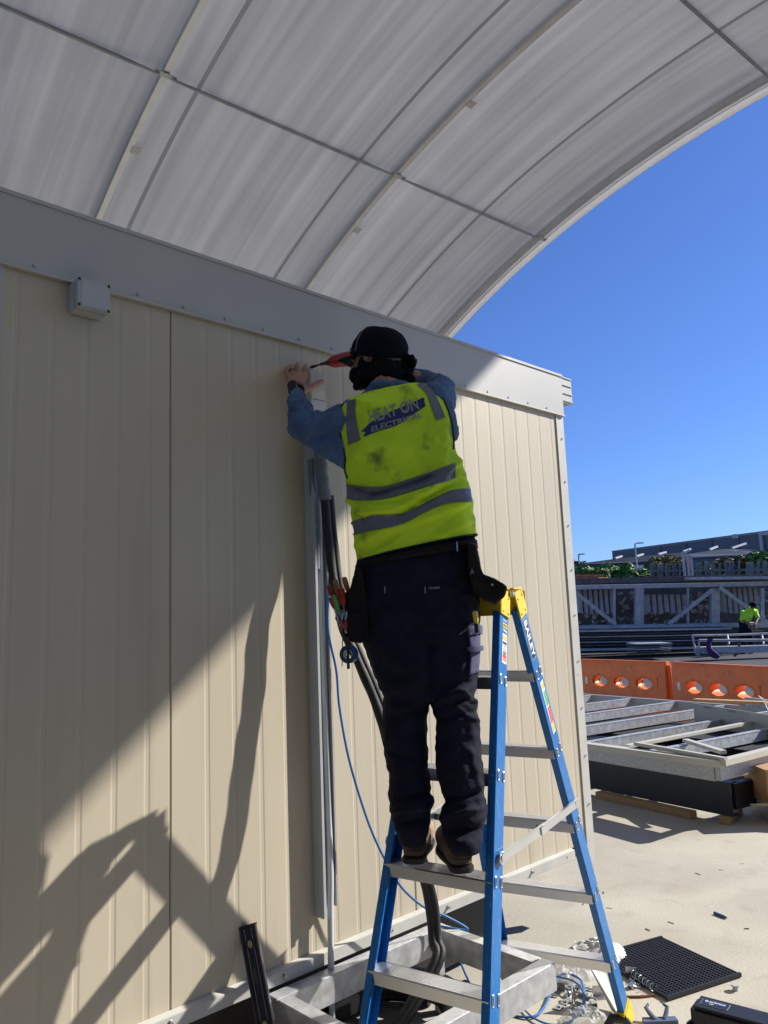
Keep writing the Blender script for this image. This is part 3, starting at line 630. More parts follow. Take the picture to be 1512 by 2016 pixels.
def folds(P, fl, back_only=None):
    px, py = toPx(P); s = 0
    for a, b, w_, amp in fl:
        d, t = seg_d(px, py, a, b)
        if d < 3*w_: s += amp*math.exp(-(d/w_)**2)*min(1, 4*t+.3)*min(1, 4*(1-t)+.3)
    return s

base = zp = onz(858, 1712, .90); worker = thing('person', 'worker in hi-vis vest, dark cap and navy trousers driving a screw overhead from the ladder', 'person', (base.x, base.y, .90))
dep0 = dep
def dep(px, py, t): return dep0(px, py, t+.18*max(0., min(1., (1630-py)/440)))     # he leans towards the steps
# --- body: one continuous surface (head, neck, torso, arms, hands, legs)
B = MB()
head_c = dep(744, 702, 2.84)
_hf = (HF*.50-HR*.87).normalized(); hd_r = Vector((_hf.y, -_hf.x, 0)); hd_f = (_hf+Vector((0, 0, .30))).normalized(); hd_u = hd_r.cross(hd_f).normalized()     # turned left and tilted up, towards the hand
B.ell(head_c-hd_u*.012, (hd_f*.094, hd_r*.074, hd_u*.096), 24, 16)
B.ell(head_c+hd_f*.05-hd_u*.062, (hd_f*.052, hd_r*.05, hd_u*.055), 16, 10)     # jaw
nose = head_c+hd_f*.108-hd_u*.018; B.cap(head_c+hd_f*.094+hd_u*.022, nose, .008, .014, 8)
for s_ in (-1, 1):
    e = head_c+hd_r*.077*s_-hd_u*.012; B.ell(e, (hd_f*.018, hd_r*.009, hd_u*.030), 10, 8)
    B.ell(head_c+hd_f*.088+hd_r*.03*s_+hd_u*.01, (hd_f*.012, hd_r*.014, hd_u*.010), 8, 6)
B.ell(head_c+hd_f*.098-hd_u*.055, (hd_f*.010, hd_r*.026, hd_u*.012), 10, 6)   # lips
neck_b = dep(765, 778, 2.76); B.chain([head_c-Vector((0, 0, .07)), neck_b], [.058, .064])
pelvis = dep(822, 1130, 2.55); chest = dep(785, 900, 2.66); waist = dep(812, 1050, 2.58)
B.chain([neck_b, chest, waist, pelvis], [.07, .115, .105, .125])
shL = dep(695, 836, 2.70); shR = dep(856, 800, 2.70); B.chain([neck_b, shL], [.055, .062]); B.chain([neck_b, shR], [.055, .062])
elL = dep(594, 842, 2.80); wrL = ony(584, 773, 2.425)
B.chain([shL, elL, wrL], [.050, .034, .028])
elR = dep(872, 765, 2.98); wrR = dep(735, 722, 3.10)
B.chain([shR, elR, wrR], [.055, .045, .030])
# left hand against the wall
def hand(B, wr, kn, tips, th, pr=.018):
    pc = (kn[1]+kn[2])/2
    for k in kn: B.chain([wr+(k-wr)*.15, k], [.021, .0125], 10)
    B.ell((wr+pc)/2, ((pc-wr)*.5, (kn[3]-kn[0])*.48, (pc-wr).cross(kn[3]-kn[0]).normalized()*.017), 14, 10)
    for k, tp in zip(kn, tips): B.chain([k]+tp, [.0112, .0100, .0090, .0078][:len(tp)+1], 10)
    B.chain(th, [.020, .0165, .0140, .0115][:len(th)], 10)
kn = [ony(567, 741, 2.505), ony(577, 735, 2.515), ony(589, 732, 2.515), ony(601, 735, 2.505)]
tips = [[ony(562, 733, 2.545), ony(563, 728, 2.578)], [ony(571, 726, 2.555), ony(572, 721, 2.588)], [ony(585, 723, 2.555), ony(586, 717, 2.588)], [ony(600, 726, 2.545), ony(602, 720, 2.583)]]
hand(B, wrL, kn, tips, [ony(592, 768, 2.43), ony(606, 765, 2.45), ony(620, 758, 2.475), ony(634, 751, 2.515)])
# right hand round the driver's grip
drA, drB = ony(652, 713, 2.46), ony(716, 700, 2.40)        # driver body front and rear
grip = drB+Vector((0, 0, -.055))
hr = grip+HR*.012; wr2 = hr+HR*.075+HF*.05-Vector((0, 0, .01)); B.chain([wrR, wr2], [.030, .027])
kn2 = [hr+HR*.03+HF*.03+Vector((0, 0, .024-.02*i)) for i in range(4)]
dd = (drA-drB).normalized()
tips2 = [[k-HR*.028+HF*.012, k-HR*.045-HF*.012] for k in kn2]
hand(B, wr2, kn2, tips2, [wr2+Vector((0, 0, .01)), hr+HR*.03-HF*.01+Vector((0, 0, .03)), hr+HR*.0-HF*.025+Vector((0, 0, .034)), hr-HR*.025-HF*.028+Vector((0, 0, .032))])
heelL = onz(813, 1704, .93); heelR = onz(913, 1722, .93)
fdL = (HF*.985+HR*.17).normalized(); fdR = (HF*.99-HR*.12).normalized()
ankL = heelL+fdL*.06+Vector((0, 0, .09)); ankR = heelR+fdR*.06+Vector((0, 0, .09))
hipL = dep(775, 1180, 2.55); hipR = dep(885, 1165, 2.53); knL = dep(800, 1450, 2.53); knR = dep(904, 1440, 2.47)
B.chain([hipL, knL, ankL], [.065, .040, .026]); B.chain([hipR, knR, ankR], [.065, .040, .026])
B.chain([ankL, ankL+fdL*.12-Vector((0, 0, .05))], [.036, .03]); B.chain([ankR, ankR+fdR*.12-Vector((0, 0, .05))], [.036, .03])
remesh(B, .0045, 2).build('body', M_skin, worker, smooth=True, auto=180)

# --- shirt (sleeves, shoulders, collar)
T = MB()
T.chain([shL+HR*.03, dep(640, 850, 2.75), dep(598, 840, 2.80)], [.095, .077, .060])
T.chain([dep(598, 842, 2.80), dep(592, 812, 2.86), ony(585, 790, 2.37)], [.058, .052, .040]); T.cap(ony(585, 790, 2.37), ony(584, 781, 2.39), .038, .034)
T.cap(dep(690, 900, 2.66), dep(640, 858, 2.74), .05, .06)
T.chain([shR-HR*.02, dep(862, 790, 2.82), dep(866, 770, 2.95)], [.088, .070, .060]); T.chain([dep(866, 768, 2.95), dep(830, 752, 3.04), wrR], [.060, .05, .038])
T.cap(dep(870, 800, 2.68), dep(876, 850, 2.64), .045, .05)
T.chain([dep(700, 815, 2.68), neck_b-Vector((0, 0, .03)), dep(845, 795, 2.68)], [.062, .075, .062])
T.cap(chest, waist, .118, .105)
T.tube([neck_b+(HR*math.cos(t)*.075+HF*math.sin(t)*.075)+Vector((0, 0, .018)) for t in np.arange(0, 6.28, .3)], .018, 8, closed=True)
def sd_(v):
    s = .005*fbm(v, 14, 1)+.003*fbm(v, 32, 2, 2)+.004*(1-abs(fbm(v, 11, 41, 3))*3)
    s += 1.2*folds(v, [((668, 800), (690, 930), 6, .010), ((640, 812), (672, 905), 6, -.010), ((600, 800), (572, 835), 5, .008), ((618, 806), (580, 850), 5, -.009), ((625, 815), (600, 872), 5, .009), ((610, 800), (566, 812), 4, -.006), ((655, 860), (600, 868), 5, -.008), ((606, 862), (672, 930), 5, .010), ((570, 795), (600, 787), 3, .006)])
    return s
remesh(T, .0065, 3, sd_).build('shirt', M_shirt, worker, smooth=True, auto=180)

# --- vest
rows = [((703, 1106), (938, 1054), 2.565, .130), ((699, 1075), (934, 1022), 2.57, .130), ((692, 1030), (928, 985), 2.58, .132), ((688, 1000), (919, 945), 2.60, .132),
        ((682, 955), (904, 905), 2.62, .130), ((679, 925), (893, 880), 2.635, .126), ((675, 890), (892, 852), 2.65, .125), ((671, 850), (888, 825), 2.67, .122),
        ((670, 815), (880, 797), 2.685, .112), ((677, 797), (868, 778), 2.70, .095), ((697, 786), (848, 762), 2.715, .072), ((720, 780), (826, 756), 2.725, .050)]
VFOLD = [((905, 905), (800, 1000), 7, .016), ((905, 925), (700, 985), 6, -.010), ((800, 1000), (690, 1010), 7, .010), ((915, 945), (770, 1020), 6, -.012), ((925, 985), (800, 1035), 7, .009),
         ((690, 965), (740, 975), 6, -.010), ((735, 990), (860, 965), 6, .008), ((700, 1075), (770, 1040), 6, .009), ((720, 1090), (790, 1045), 5, -.006), ((690, 1000), (720, 1030), 7, -.012), ((683, 990), (700, 975), 5, .008),
         ((745, 880), (800, 905), 12, .008), ((690, 900), (745, 885), 12, .006), ((700, 785), (750, 800), 7, .008), ((705, 800), (745, 812), 6, -.007), ((800, 770), (850, 800), 7, .006),
         ((880, 830), (868, 960), 9, .006), ((860, 850), (890, 900), 6, -.006), ((930, 1020), (850, 1060), 8, .007), ((910, 1000), (830, 1080), 7, -.006), ((830, 905), (890, 880), 6, .006)]
def crease(P, sc, seed): return (1-abs(fbm(P, sc, seed, 3))*3)
def vdisp(P): return .007*fbm(P, 6, 5)+.0035*crease(P+Vector((0, 0, P.x*.6)), 7, 21)+.003*fbm(P, 22, 6, 2)+1.7*folds(P, VFOLD)
VM = MB(); rg = smooth_rings(rows, 13); nr = len(rg); N_ = len(rg[0])
rg2 = []
for i, r in enumerate(rg):
    c = sum(r, Vector())/len(r); nr_ = []
    for p in r:
        d = (p-c); d.z = 0; d.normalize(); q = p+d*vdisp(p)*(1 if d.dot(HF) < .3 else .3)
        nr_.append(q)
    rg2.append(nr_)
def densify(rings, k=3):
    return [[q for q in cr(r, k, closed=True)] for r in rings]
rg3 = densify(rg2, 4)
VM.loft(rg3, caps=False); vest = VM.build('vest', M_green, worker, smooth=True, auto=180)
sol = vest.modifiers.new('thickness', 'SOLIDIFY'); sol.thickness = .002; sol.offset = -1
bv = BVHTree.FromPolygons([tuple(v) for v in VM.v], VM.f)
def hit(px, py, off, bvh=None):
    d = Vector(ray(px, py)); loc, nrm, _, _ = (bvh or bv).ray_cast(Vector(O3), d.normalized())
    if loc is None: return None
    if nrm.dot(d) > 0: nrm = -nrm
    return loc+nrm*off
def patch(quad_rows, off, nx=24, ny=8, th=.0012, bvh=None):
    """cloth strip laid on the vest: quad_rows = list of (left/top pixel list, right/bottom pixel list)"""
    A_, B_ = quad_rows; pa = cr([(x, y, 0) for x, y in A_], max(2, nx//max(1, len(A_)-1))); pb = cr([(x, y, 0) for x, y in B_], max(2, nx//max(1, len(B_)-1)))
    n = min(len(pa), len(pb)); m = MB(); vs = []; ok = {}
    for i in range(n):
        ia = i*(len(pa)-1)/(n-1); a = pa[round(ia)]; b = pb[round(i*(len(pb)-1)/(n-1))]
        for j in range(ny+1):
            q = a+(b-a)*j/ny; h_ = hit(q.x, q.y, off, bvh); ok[(i, j)] = h_ is not None; vs.append(h_ or Vector((0, 0, 0)))
    fs = []
    for i in range(n-1):
        for j in range(ny):
            if all(ok[(i+a, j+b)] for a in (0, 1) for b in (0, 1)): fs.append((i*(ny+1)+j, (i+1)*(ny+1)+j, (i+1)*(ny+1)+j+1, i*(ny+1)+j+1))
    used = sorted(set(i for f in fs for i in f)); mp = {u: k for k, u in enumerate(used)}
    m.v = [vs[u] for u in used]; m.f = [tuple(mp[i] for i in f) for f in fs]; return m
for A_, B_ in (([(684, 790), (683, 815), (683, 840), (686, 876)], [(701, 786), (700, 810), (704, 838), (711, 866)]),
               ([(820, 757), (838, 775), (848, 800), (858, 828)], [(833, 755), (853, 773), (866, 798), (876, 822)]),
               ([(680.5, 952), (710, 957), (760, 957), (830, 935), (896, 912)], [(681, 981), (710, 985), (760, 982), (830, 962), (896, 941)]),
               ([(690, 1029), (730, 1015), (764, 1013), (800, 1008), (850, 984), (890, 966), (925, 962)], [(694, 1054), (730, 1045), (764, 1039), (800, 1028), (850, 1002), (890, 990), (928, 988)])):
    o = patch((A_, B_), .0034, 60, 12).build('reflective_band', M_reflect, vest, smooth=True, auto=180)
m = MB(); m.loft([[p for p in rg3[0]], [p-Vector((0, 0, .006)) for p in rg3[0]]], caps=False)
ht = MB(); ht.tube([p for p in rg3[0]], .0032, 6, closed=True); ht.build('hem_trim', M_vesttrim, vest, smooth=True)
# armhole piping
for pts in ([(672, 797), (667, 812), (667, 850), (672, 890), (678, 920), (685, 942)], [(846, 762), (866, 778), (878, 800), (887, 828), (892, 862), (892, 885)]):
    pp = [hit(x+(3 if pts[0][0] < 700 else -3), y, .003) for x, y in cr([(a, b, 0) for a, b in pts], 6) for _ in (0,)] if False else []
    for q in cr([(a, b, 0) for a, b in pts], 6):
        h_ = None
        for dx in (0, 1, 2, 3, 5, 7): 
            h_ = hit(q.x+(dx if pts[0][0] < 700 else -dx), q.y, .003)
            if h_: break
        if h_: pp.append(h_)
    if len(pp) > 3: q = MB(); q.tube(pp, .0032, 6); q.build('armhole_trim', M_vesttrim, vest, smooth=True)
# printed badge: blue brush stroke + lettering, laid on the cloth
def px_map(quad): # unit square -> pixel quad (bl, br, tr, tl)
    bl, br, tr, tl = [Vector((x, y)) for x, y in quad]
    return lambda x, y: (bl*(1-x)*(1-y)+br*x*(1-y)+tr*x*y+tl*(1-x)*y)
def print_on(mb, vs2, fs, quad, off, sub=0, bvh=None):
    f = px_map(quad); out = []
    for x, y in vs2:
        q = f(x, y); h_ = hit(q.x, q.y, off, bvh); out.append(h_)
    ok = [i for i, v in enumerate(out) if v is not None]; mp = {u: k for k, u in enumerate(ok)}
    mb.add([out[i] for i in ok], [tuple(mp[i] for i in t) for t in fs if all(i in mp for i in t)])
st = patch(([(716, 845), (735, 828), (765, 812), (800, 798), (833, 783)], [(722, 858), (745, 849), (780, 838), (805, 822), (838, 799)]), .0016, 40, 6)
st.build('badge_stroke', M_letter_n, vest)
sq = MB()
for A_, B_ in (([(712, 848), (722, 842)], [(713, 852), (723, 847)]), ([(715, 856), (724, 852)], [(717, 860), (725, 857)]), ([(828, 785), (835, 783)], [(829, 790), (836, 787)])):
    q = patch((A_, B_), .0016, 6, 2); sq.add(q.v, q.f)
sq.build('badge_stroke', M_letter_n, vest)
def ctext(txt, quad, off, mt, bold, name='lettering', bvh=None, par=None):
    vs2, fs, _, _ = text2d(txt, bold, 4); q = MB(); print_on(q, vs2, fs, quad, off, bvh=bvh); return q.build(name, mt, par or vest)
ctext('HEAT ON', [(727, 835), (826, 806), (820, 784), (723, 808)], .0030, M_letter_s, .02)
ctext('ELECTRICAL', [(732, 851), (832, 821), (831, 812), (731, 840)], .0030, M_letter_s, .03)
b_ = MB(); z = [(804, 787), (800, 798), (803, 798), (797, 810)]
pz = [hit(x, y, .0045) for x, y in z]; b_.tube([p for p in pz if p], [.0012, .002, .002, .0006], 5); b_.build('badge_bolt', M_letter_s, vest)

# --- trousers
P_ = MB()
def plo(rows, k=5): return smooth_rings([(a, b, d, t, 28, 2.2) for a, b, d, t in rows], k)
P_.loft(plo([((706, 1098), (934, 1058), 2.56, .118), ((698, 1125), (939, 1090), 2.555, .125), ((694, 1165), (943, 1140), 2.545, .134), ((700, 1225), (944, 1205), 2.535, .137), ((722, 1290), (943, 1280), 2.525, .125), ((745, 1352), (937, 1345), 2.515, .105), ((758, 1378), (930, 1372), 2.51, .08)]))
P_.loft(plo([((718, 1240), (840, 1240), 2.545, .10), ((733, 1300), (842, 1300), 2.54, .098), ((753, 1365), (846, 1370), 2.535, .095), ((752, 1440), (839, 1440), 2.53, .083), ((760, 1500), (843, 1500), 2.52, .080), ((766, 1545), (847, 1545), 2.515, .080), ((764, 1578), (856, 1572), 2.51, .085), ((772, 1605), (849, 1603), 2.505, .074), ((776, 1632), (846, 1628), 2.50, .076), ((786, 1655), (836, 1653), 2.490, .072), ((789, 1660), (833, 1658), 2.490, .064)]))
P_.loft(plo([((848, 1240), (943, 1235), 2.52, .098), ((845, 1300), (943, 1295), 2.51, .095), ((848, 1368), (937, 1362), 2.50, .092), ((855, 1410), (942, 1405), 2.49, .086), ((858, 1460), (945, 1455), 2.475, .080), ((860, 1525), (949, 1520), 2.46, .078), ((875, 1570), (954, 1565), 2.45, .074), ((866, 1598), (958, 1595), 2.445, .080), ((870, 1625), (951, 1625), 2.44, .072), ((874, 1650), (948, 1650), 2.415, .078), ((882, 1668), (941, 1670), 2.405, .074), ((885, 1674), (938, 1676), 2.405, .064)]))
TF = [((765, 1400), (835, 1380), 7, .010), ((850, 1385), (930, 1350), 7, .012), ((855, 1420), (940, 1400), 6, -.009), ((770, 1580), (855, 1560), 6, -.012), ((770, 1596), (845, 1588), 5, .010), ((775, 1625), (842, 1612), 5, -.008),
      ((868, 1580), (950, 1560), 6, -.011), ((870, 1612), (952, 1590), 6, .012), ((880, 1640), (945, 1632), 5, -.008), ((905, 1360), (940, 1385), 5, .010), ((900, 1395), (942, 1420), 5, .008), ((890, 1385), (935, 1372), 4, -.008), ((760, 1480), (835, 1500), 6, -.006),
      ((925, 1470), (945, 1560), 6, .006), ((730, 1180), (900, 1250), 14, .004), ((845, 1250), (850, 1375), 8, -.012)]
def tdisp(v): return .005*fbm(v, 10, 11)+.0032*crease(Vector((v.x, v.y, v.z*1.6)), 8, 31)+.0018*fbm(v, 30, 12, 2)+1.4*folds(v, TF)
tro = remesh(P_, .0065, 4, tdisp).build('trousers', M_trouser, worker, smooth=True, auto=180)
tbv = BVHTree.FromPolygons([tuple(v.co+worker.location) for v in tro.data.vertices], [tuple(p.vertices) for p in tro.data.polygons])
def tpatch(name, A_, B_, mt, off=.004, nx=12, ny=6, par=None): 
    q = patch((A_, B_), off, nx, ny, bvh=tbv)
    if q.f: o = q.build(name, mt, par or tro, smooth=True, auto=180); sm = o.modifiers.new('thickness', 'SOLIDIFY'); sm.thickness = .004; return o
tpatch('cargo_pocket', [(918, 1240), (924, 1280), (922, 1330)], [(942, 1236), (942, 1280), (939, 1322)], M_navy2, .007)
tpatch('pocket_flap', [(916, 1238), (918, 1252)], [(943, 1233), (943, 1248)], M_navy2, .013)
tpatch('pocket_flap', [(918, 1275), (918, 1284)], [(943, 1270), (943, 1279)], M_navy2, .013)
for x in (757, 836): tpatch('pocket_tack', [(x, 1155), (x, 1168)], [(x+1.6, 1155), (x+1.6, 1168)], M_letter_s, .004, 4, 2)
ctext('FLX & MOVE', [(845, 1160), (866, 1159), (866, 1155), (845, 1156)], .004, M_letter_s, .03, bvh=tbv, par=tro)
# belt
bl = MB(); bl.loft([ringp((703, 1109), (939, 1064), 2.56, .136, 40, 2.2), ringp((702, 1122), (941, 1080), 2.56, .138, 40, 2.2)], caps=False); bo = bl.build('belt', M_pouch, worker, smooth=True, auto=180); sm = bo.modifiers.new('thickness', 'SOLIDIFY'); sm.thickness = .004
bk = MB(); bk.obox(dep(900, 1076, 2.435), HR*.002, Vector((0, 0, .016)), HF*.003); bk.build('belt_clip', M_zinc, bo)

# --- boots
def boot(heel, fd, zs):
    rt = Vector((fd.y, -fd.x, 0)); U = MB()
    U.chain([heel+fd*.068+Vector((0, 0, .125)), heel+fd*.055+Vector((0, 0, .09)), heel+fd*.046+Vector((0, 0, .05))], [.036, .040, .041])
    U.chain([heel+fd*.055+Vector((0, 0, .065)), heel+fd*.14+Vector((0, 0, .062)), heel+fd*.235+Vector((0, 0, .050))], [.044, .045, .044])
    U.cap(heel+fd*.05+Vector((0, 0, .035)), heel+fd*.24+Vector((0, 0, .036)), .036, .040)
    up = remesh(U, .006, 3, lambda v: .0015*fbm(v, 40, 3)).build('boot', M_leather, worker, smooth=True, auto=180)
    prof = [(0, .014), (.006, .028), (.020, .038), (.09, .036), (.16, .045), (.22, .047), (.27, .034), (.288, .012)]
    out = [heel+fd*a+rt*b for a, b in prof]+[heel+fd*a-rt*b for a, b in prof[::-1]]
    S_ = MB(); S_.loft([[p+Vector((0, 0, .001)) for p in out], [p+Vector((0, 0, .022)) for p in out]]); S_.build('sole', M_sole, up, bevel=.004)
    C_ = MB(); C_.loft([[heel+fd*(a*.93+.006)+rt*b*.9*s2+Vector((0, 0, z_)) for s2, lst in ((1, prof), (-1, prof[::-1])) for a, b in lst] for z_ in (.024, .046)]); C_.build('foxing', M_leather, up, bevel=.004)
    l = MB()
    for i in range(5):
        a = heel+fd*(.10+.022*i)+Vector((0, 0, .112-.008*i)); l.tube([a+rt*.025, a+Vector((0, 0, .004)), a-rt*.025], .0028, 6)
    l.build('laces', M_tan, up, smooth=True); return up
bL = boot(heelL, fdL, .93); bR = boot(heelR, fdR, .93)
sd2 = MB(); rt = Vector((fdL.y, -fdL.x, 0)); sd2.ell(heelL+fdL*.19+rt*.030+Vector((0, 0, .058)), (fdL*.065, rt*.018, Vector((0, 0, .030)))).build('side_panel', M_tan, bL, smooth=True)

# --- cap, hair, gaiter, glasses
cr_c = dep(748, 691, 2.84)
C_ = MB(); cup = hd_u
C_.ell(cr_c-cup*.004, (hd_f*.116, hd_r*.102, cup*.109), 28, 18)
q = MB(); 
def capd(v):
    d = v-cr_c; a = math.atan2(d.dot(hd_r), d.dot(hd_f)); k = abs(((a/(math.pi/3)) % 1.)-.5)*2; h_ = d.dot(cup)
    return .003*fbm(v, 14, 9)-.0035*max(0, (k-.93)/.07)+.002*fbm(v, 40, 3, 2)-(.012*max(0, (h_-.075)/.03) if h_ > .075 else 0)
q2 = remesh(C_, .005, 1, capd)
btn = MB(); btn.ell(cr_c+cup*.092, (hd_f*.008, hd_r*.008, cup*.005), 10, 6) 
cutz = cr_c-cup*.046
bm = bmesh.new(); vv = [bm.verts.new(v) for v in q2.v]; [bm.faces.new([vv[i] for i in f]) for f in q2.f]
bmesh.ops.bisect_plane(bm, geom=bm.verts[:]+bm.edges[:]+bm.faces[:], plane_co=cutz, plane_no=cup, clear_inner=True)
bm.verts.index_update(); q.v = [v.co.copy() for v in bm.verts]; q.f = [tuple(v.index for v in f.verts) for f in bm.faces]; bm.free()
capo = q.build('cap', M_cap, worker, smooth=True, auto=180); sm = capo.modifiers.new('thickness', 'SOLIDIFY'); sm.thickness = .003
m = MB(); vs = []; nb = 18
for i in range(nb+1):
    t = -1+2*i/nb; x = math.sin(t*math.pi/2)
    a = cutz+hd_f*(.100*math.sqrt(max(0, 1-x*x*.75)))+hd_r*.082*x-cup*.0+cup*.004
    b = cutz+hd_f*(.100+.075*math.sqrt(max(0, 1-x*x)))+hd_r*.080*x-cup*(.012+.016*x*x)
    for k in range(6): p = a+(b-a)*k/5; vs.append(p+cup*(.006*math.sin(k/5*math.pi)))
m.add(vs, [(i*6+k, i*6+k+1, (i+1)*6+k+1, (i+1)*6+k) for i in range(nb) for k in range(5)]); bo = m.build('brim', M_brim, capo, smooth=True, auto=180); sm = bo.modifiers.new('t', 'SOLIDIFY'); sm.thickness = .004
cbv = BVHTree.FromPolygons([tuple(v) for v in q.v], q.f)
m = MB(); vs2, fs, _, _ = text2d('UNLOCK YOUR MIND', .02, 2); print_on(m, vs2, fs, [(753, 709), (789, 710), (789, 705), (753, 704.5)], .002, bvh=cbv); m.build('lettering', M_letter_s, capo); btn.build('button', M_cap, capo, smooth=True)
m = MB(); m.tube([cr_c+hd_f*.052+-cup*.004+(hd_r*.103*math.cos(t)+cup*.107*math.sin(t))*.885 for t in np.arange(-.3, 3.45, .12)], .0022, 6)
m.build('headband', mat('clear_band', (.18, .18, .17), .3), capo, smooth=True)
Hh = MB()
nape = head_c-hd_f*.045-Vector((0, 0, .055))
Hh.ell(nape, (hd_f*.075, hd_r*.084, Vector((0, 0, .075))), 20, 14)
Hh.ell(head_c+hd_r*.030-hd_u*.022+hd_f*.018, (hd_f*.080, hd_r*.064, hd_u*.085), 20, 14)
Hh.ell(dep(722, 722, 2.81), (HR*.036, HF*.04, VU*.050), 14, 10)
Hh.ell(dep(748, 745, 2.80), (HR*.098, HF*.06, VU*.044), 18, 12); Hh.ell(dep(712, 752, 2.82), (HR*.030, HF*.04, VU*.030), 14, 10)
rnd = random.Random(5)
for _ in range(46):
    u = rnd.random(); c = dep(790+rnd.random()*20+4*math.sin(u*9), 702+u*58, 2.80+rnd.uniform(-.03, .05)); r_ = rnd.uniform(.008, .018); Hh.ell(c, (HR*r_, HF*r_, VU*r_), 8, 6)
for _ in range(30):
    c = dep(700+rnd.random()*105, 752+rnd.random()*18, 2.79+rnd.uniform(-.02, .02)); r_ = rnd.uniform(.008, .016); Hh.ell(c, (HR*r_, HF*r_, VU*r_), 8, 6)
remesh(Hh, .005, 1, lambda v: .005*fbm(v, 50, 4)).build('hair', M_hair, worker, smooth=True, auto=180)
cu = MB()
for k in range(34):
    c = dep(802+rnd.random()*10, 705+rnd.random()*45, 2.80+rnd.uniform(-.03, .03)); r_ = rnd.uniform(.006, .014)
    cu.tube([c+HR*r_*math.cos(t)*1.2+VU*(r_*math.sin(t)-.004*t)+HF*.003*t for t in np.arange(rnd.random()*3, 6+rnd.random()*3, .5)], .0013, 5)
cu.build('curls', M_hair, worker, smooth=True)
Bd = MB(); Bd.ell(head_c+hd_f*.05-hd_u*.085, (hd_f*.055, hd_r*.060, hd_u*.045), 16, 12)
remesh(Bd, .005, 1, lambda v: .004*fbm(v, 60, 8)).build('beard', M_hair, worker, smooth=True, auto=180)
gl = MB(); 
for s_ in (-1, 1):
    c = head_c+hd_f*.099+hd_r*.030*s_+hd_u*.004; gl.tube([c+hd_r*.024*math.cos(t)+hd_u*.016*math.sin(t) for t in np.arange(0, 6.28, .4)], .0022, 6, closed=True)
    gl.tube([c+hd_r*.026*s_, head_c+hd_r*.084*s_+hd_f*.05+hd_u*.010, head_c+hd_r*.082*s_+hd_u*.006], .0022, 6)
gl.build('glasses', M_blackpl, worker, smooth=True)
# watch
wt = MB(); ax_ = (wrL-ony(585, 790, 2.37)).normalized(); wa = ax_.cross(HF).normalized(); wb = ax_.cross(wa); wc = ony(583.5, 767, 2.425)
rings = []
for z_ in (-.012, -.010, .010, .012):
    rr = .034 if abs(z_) < .011 else .031; rings.append([wc+ax_*z_+wa*rr*math.cos(t)+wb*rr*.88*math.sin(t) for t in np.arange(0, 6.28, .26)])
wt.loft(rings); wo = wt.build('watch_strap', M_watch, worker, smooth=True)
wf = MB(); d = -HF*.8-HR*.3+Vector((0, 0, .2)); d.normalize(); wf.cyl(wc+d*.028, wc+d*.041, .021, 20); wf.build('watch_case', M_watch, wo, smooth=True)
rn = MB(); k0, k1 = kn[1], tips[1][0]; d = (k1-k0).normalized(); c = k0+(k1-k0)*.45; a = d.cross(HF).normalized(); b = d.cross(a); rn.tube([c+(a*math.cos(t)+b*math.sin(t))*.0115 for t in np.arange(0, 6.28, .5)], .0024, 6, closed=True); rn.build('ring', M_black, worker, smooth=True)

# --- tool pouches on the belt
pl = MB()
def pad(m, pts, d, th, off=0):
    fr_ = [dep(x, y, d-th/2) for x, y in pts]; bk_ = [dep(x, y, d+th/2) for x, y in pts]; m.loft([fr_, bk_]); return m
pad(pl, [(700, 1118), (712, 1120), (722, 1175), (726, 1255), (712, 1266), (688, 1262), (680, 1240), (670, 1215), (664, 1186), (672, 1172), (690, 1160)], 2.47, .075)
pch = remesh(pl, .006, 4, lambda v: .004*fbm(v, 20, 2)).build('tool_pouch', M_pouch, worker, smooth=True, auto=180)
pad(MB(), [(658, 1215), (672, 1200), (712, 1208), (722, 1250), (708, 1264), (688, 1262), (672, 1240)], 2.425, .012).build('pouch_pocket', M_pouch, pch, bevel=.004)
pl = MB(); pad(pl, [(920, 1068), (936, 1072), (946, 1112), (951, 1130), (975, 1140), (999, 1156), (994, 1172), (976, 1191), (955, 1184), (930, 1160), (922, 1120)], 2.46, .13)
pc2 = remesh(pl, .006, 4, lambda v: .004*fbm(v, 18, 6)).build('tool_pouch', M_pouch, worker, smooth=True, auto=180)
q = MB(); pad(q, [(956, 1134), (997, 1156), (994, 1161), (953, 1140)], 2.388, .008); q.build('pouch_rim', M_pouch, pc2, bevel=.002)
q = MB(); q.ell(dep(969, 1151, 2.385), (HR*.004, Vector((0, 0, .004)), HF*.002)); q.build('rivet', M_zinc, pc2)
ctext('A', [(926, 1131), (933, 1129), (932, 1119), (926, 1121)], .003, M_letter_s, .0, bvh=BVHTree.FromPolygons([tuple(v.co+worker.location) for v in pc2.data.vertices], [tuple(p.vertices) for p in pc2.data.polygons]), par=pc2)
def tool(name, label, a, b, d, r, mt, cat='screwdriver', shaft=True):
    p, q_ = dep(*a, d), dep(*b, d); t = thing(name, label, cat, q_, 'hand tools in the worker\'s pouch')
    ax = (q_-p).normalized(); m = MB(); L_ = (q_-p).length; pts = [p, p+ax*L_*.08, p+ax*L_*.35, p+ax*L_*.75, q_]; m.tube(pts, [r*.6, r*.95, r, r*.85, r*.55], 8); m.build('handle', mt, t, smooth=True)
    if shaft: m = MB(); m.cyl(q_, q_+ax*.07, .003, 8); m.build('shaft', M_zinc, t, smooth=True)
    return t
tool('screwdriver', 'leftmost screwdriver in the pouch, dark red butt and green collar', (647, 1152), (660, 1190), 2.43, .010, M_tred)
tool('screwdriver', 'amber handled screwdriver standing tallest in the middle of the pouch', (659, 1141), (668, 1176), 2.45, .0095, M_torange)
tool('screwdriver', 'rear screwdriver with amber butt nearest the worker\'s hip', (677, 1136), (687, 1170), 2.46, .010, M_torange)
tool('screwdriver', 'thick bright red screwdriver at the front of the pouch', (670, 1158), (676, 1192), 2.415, .013, M_red)
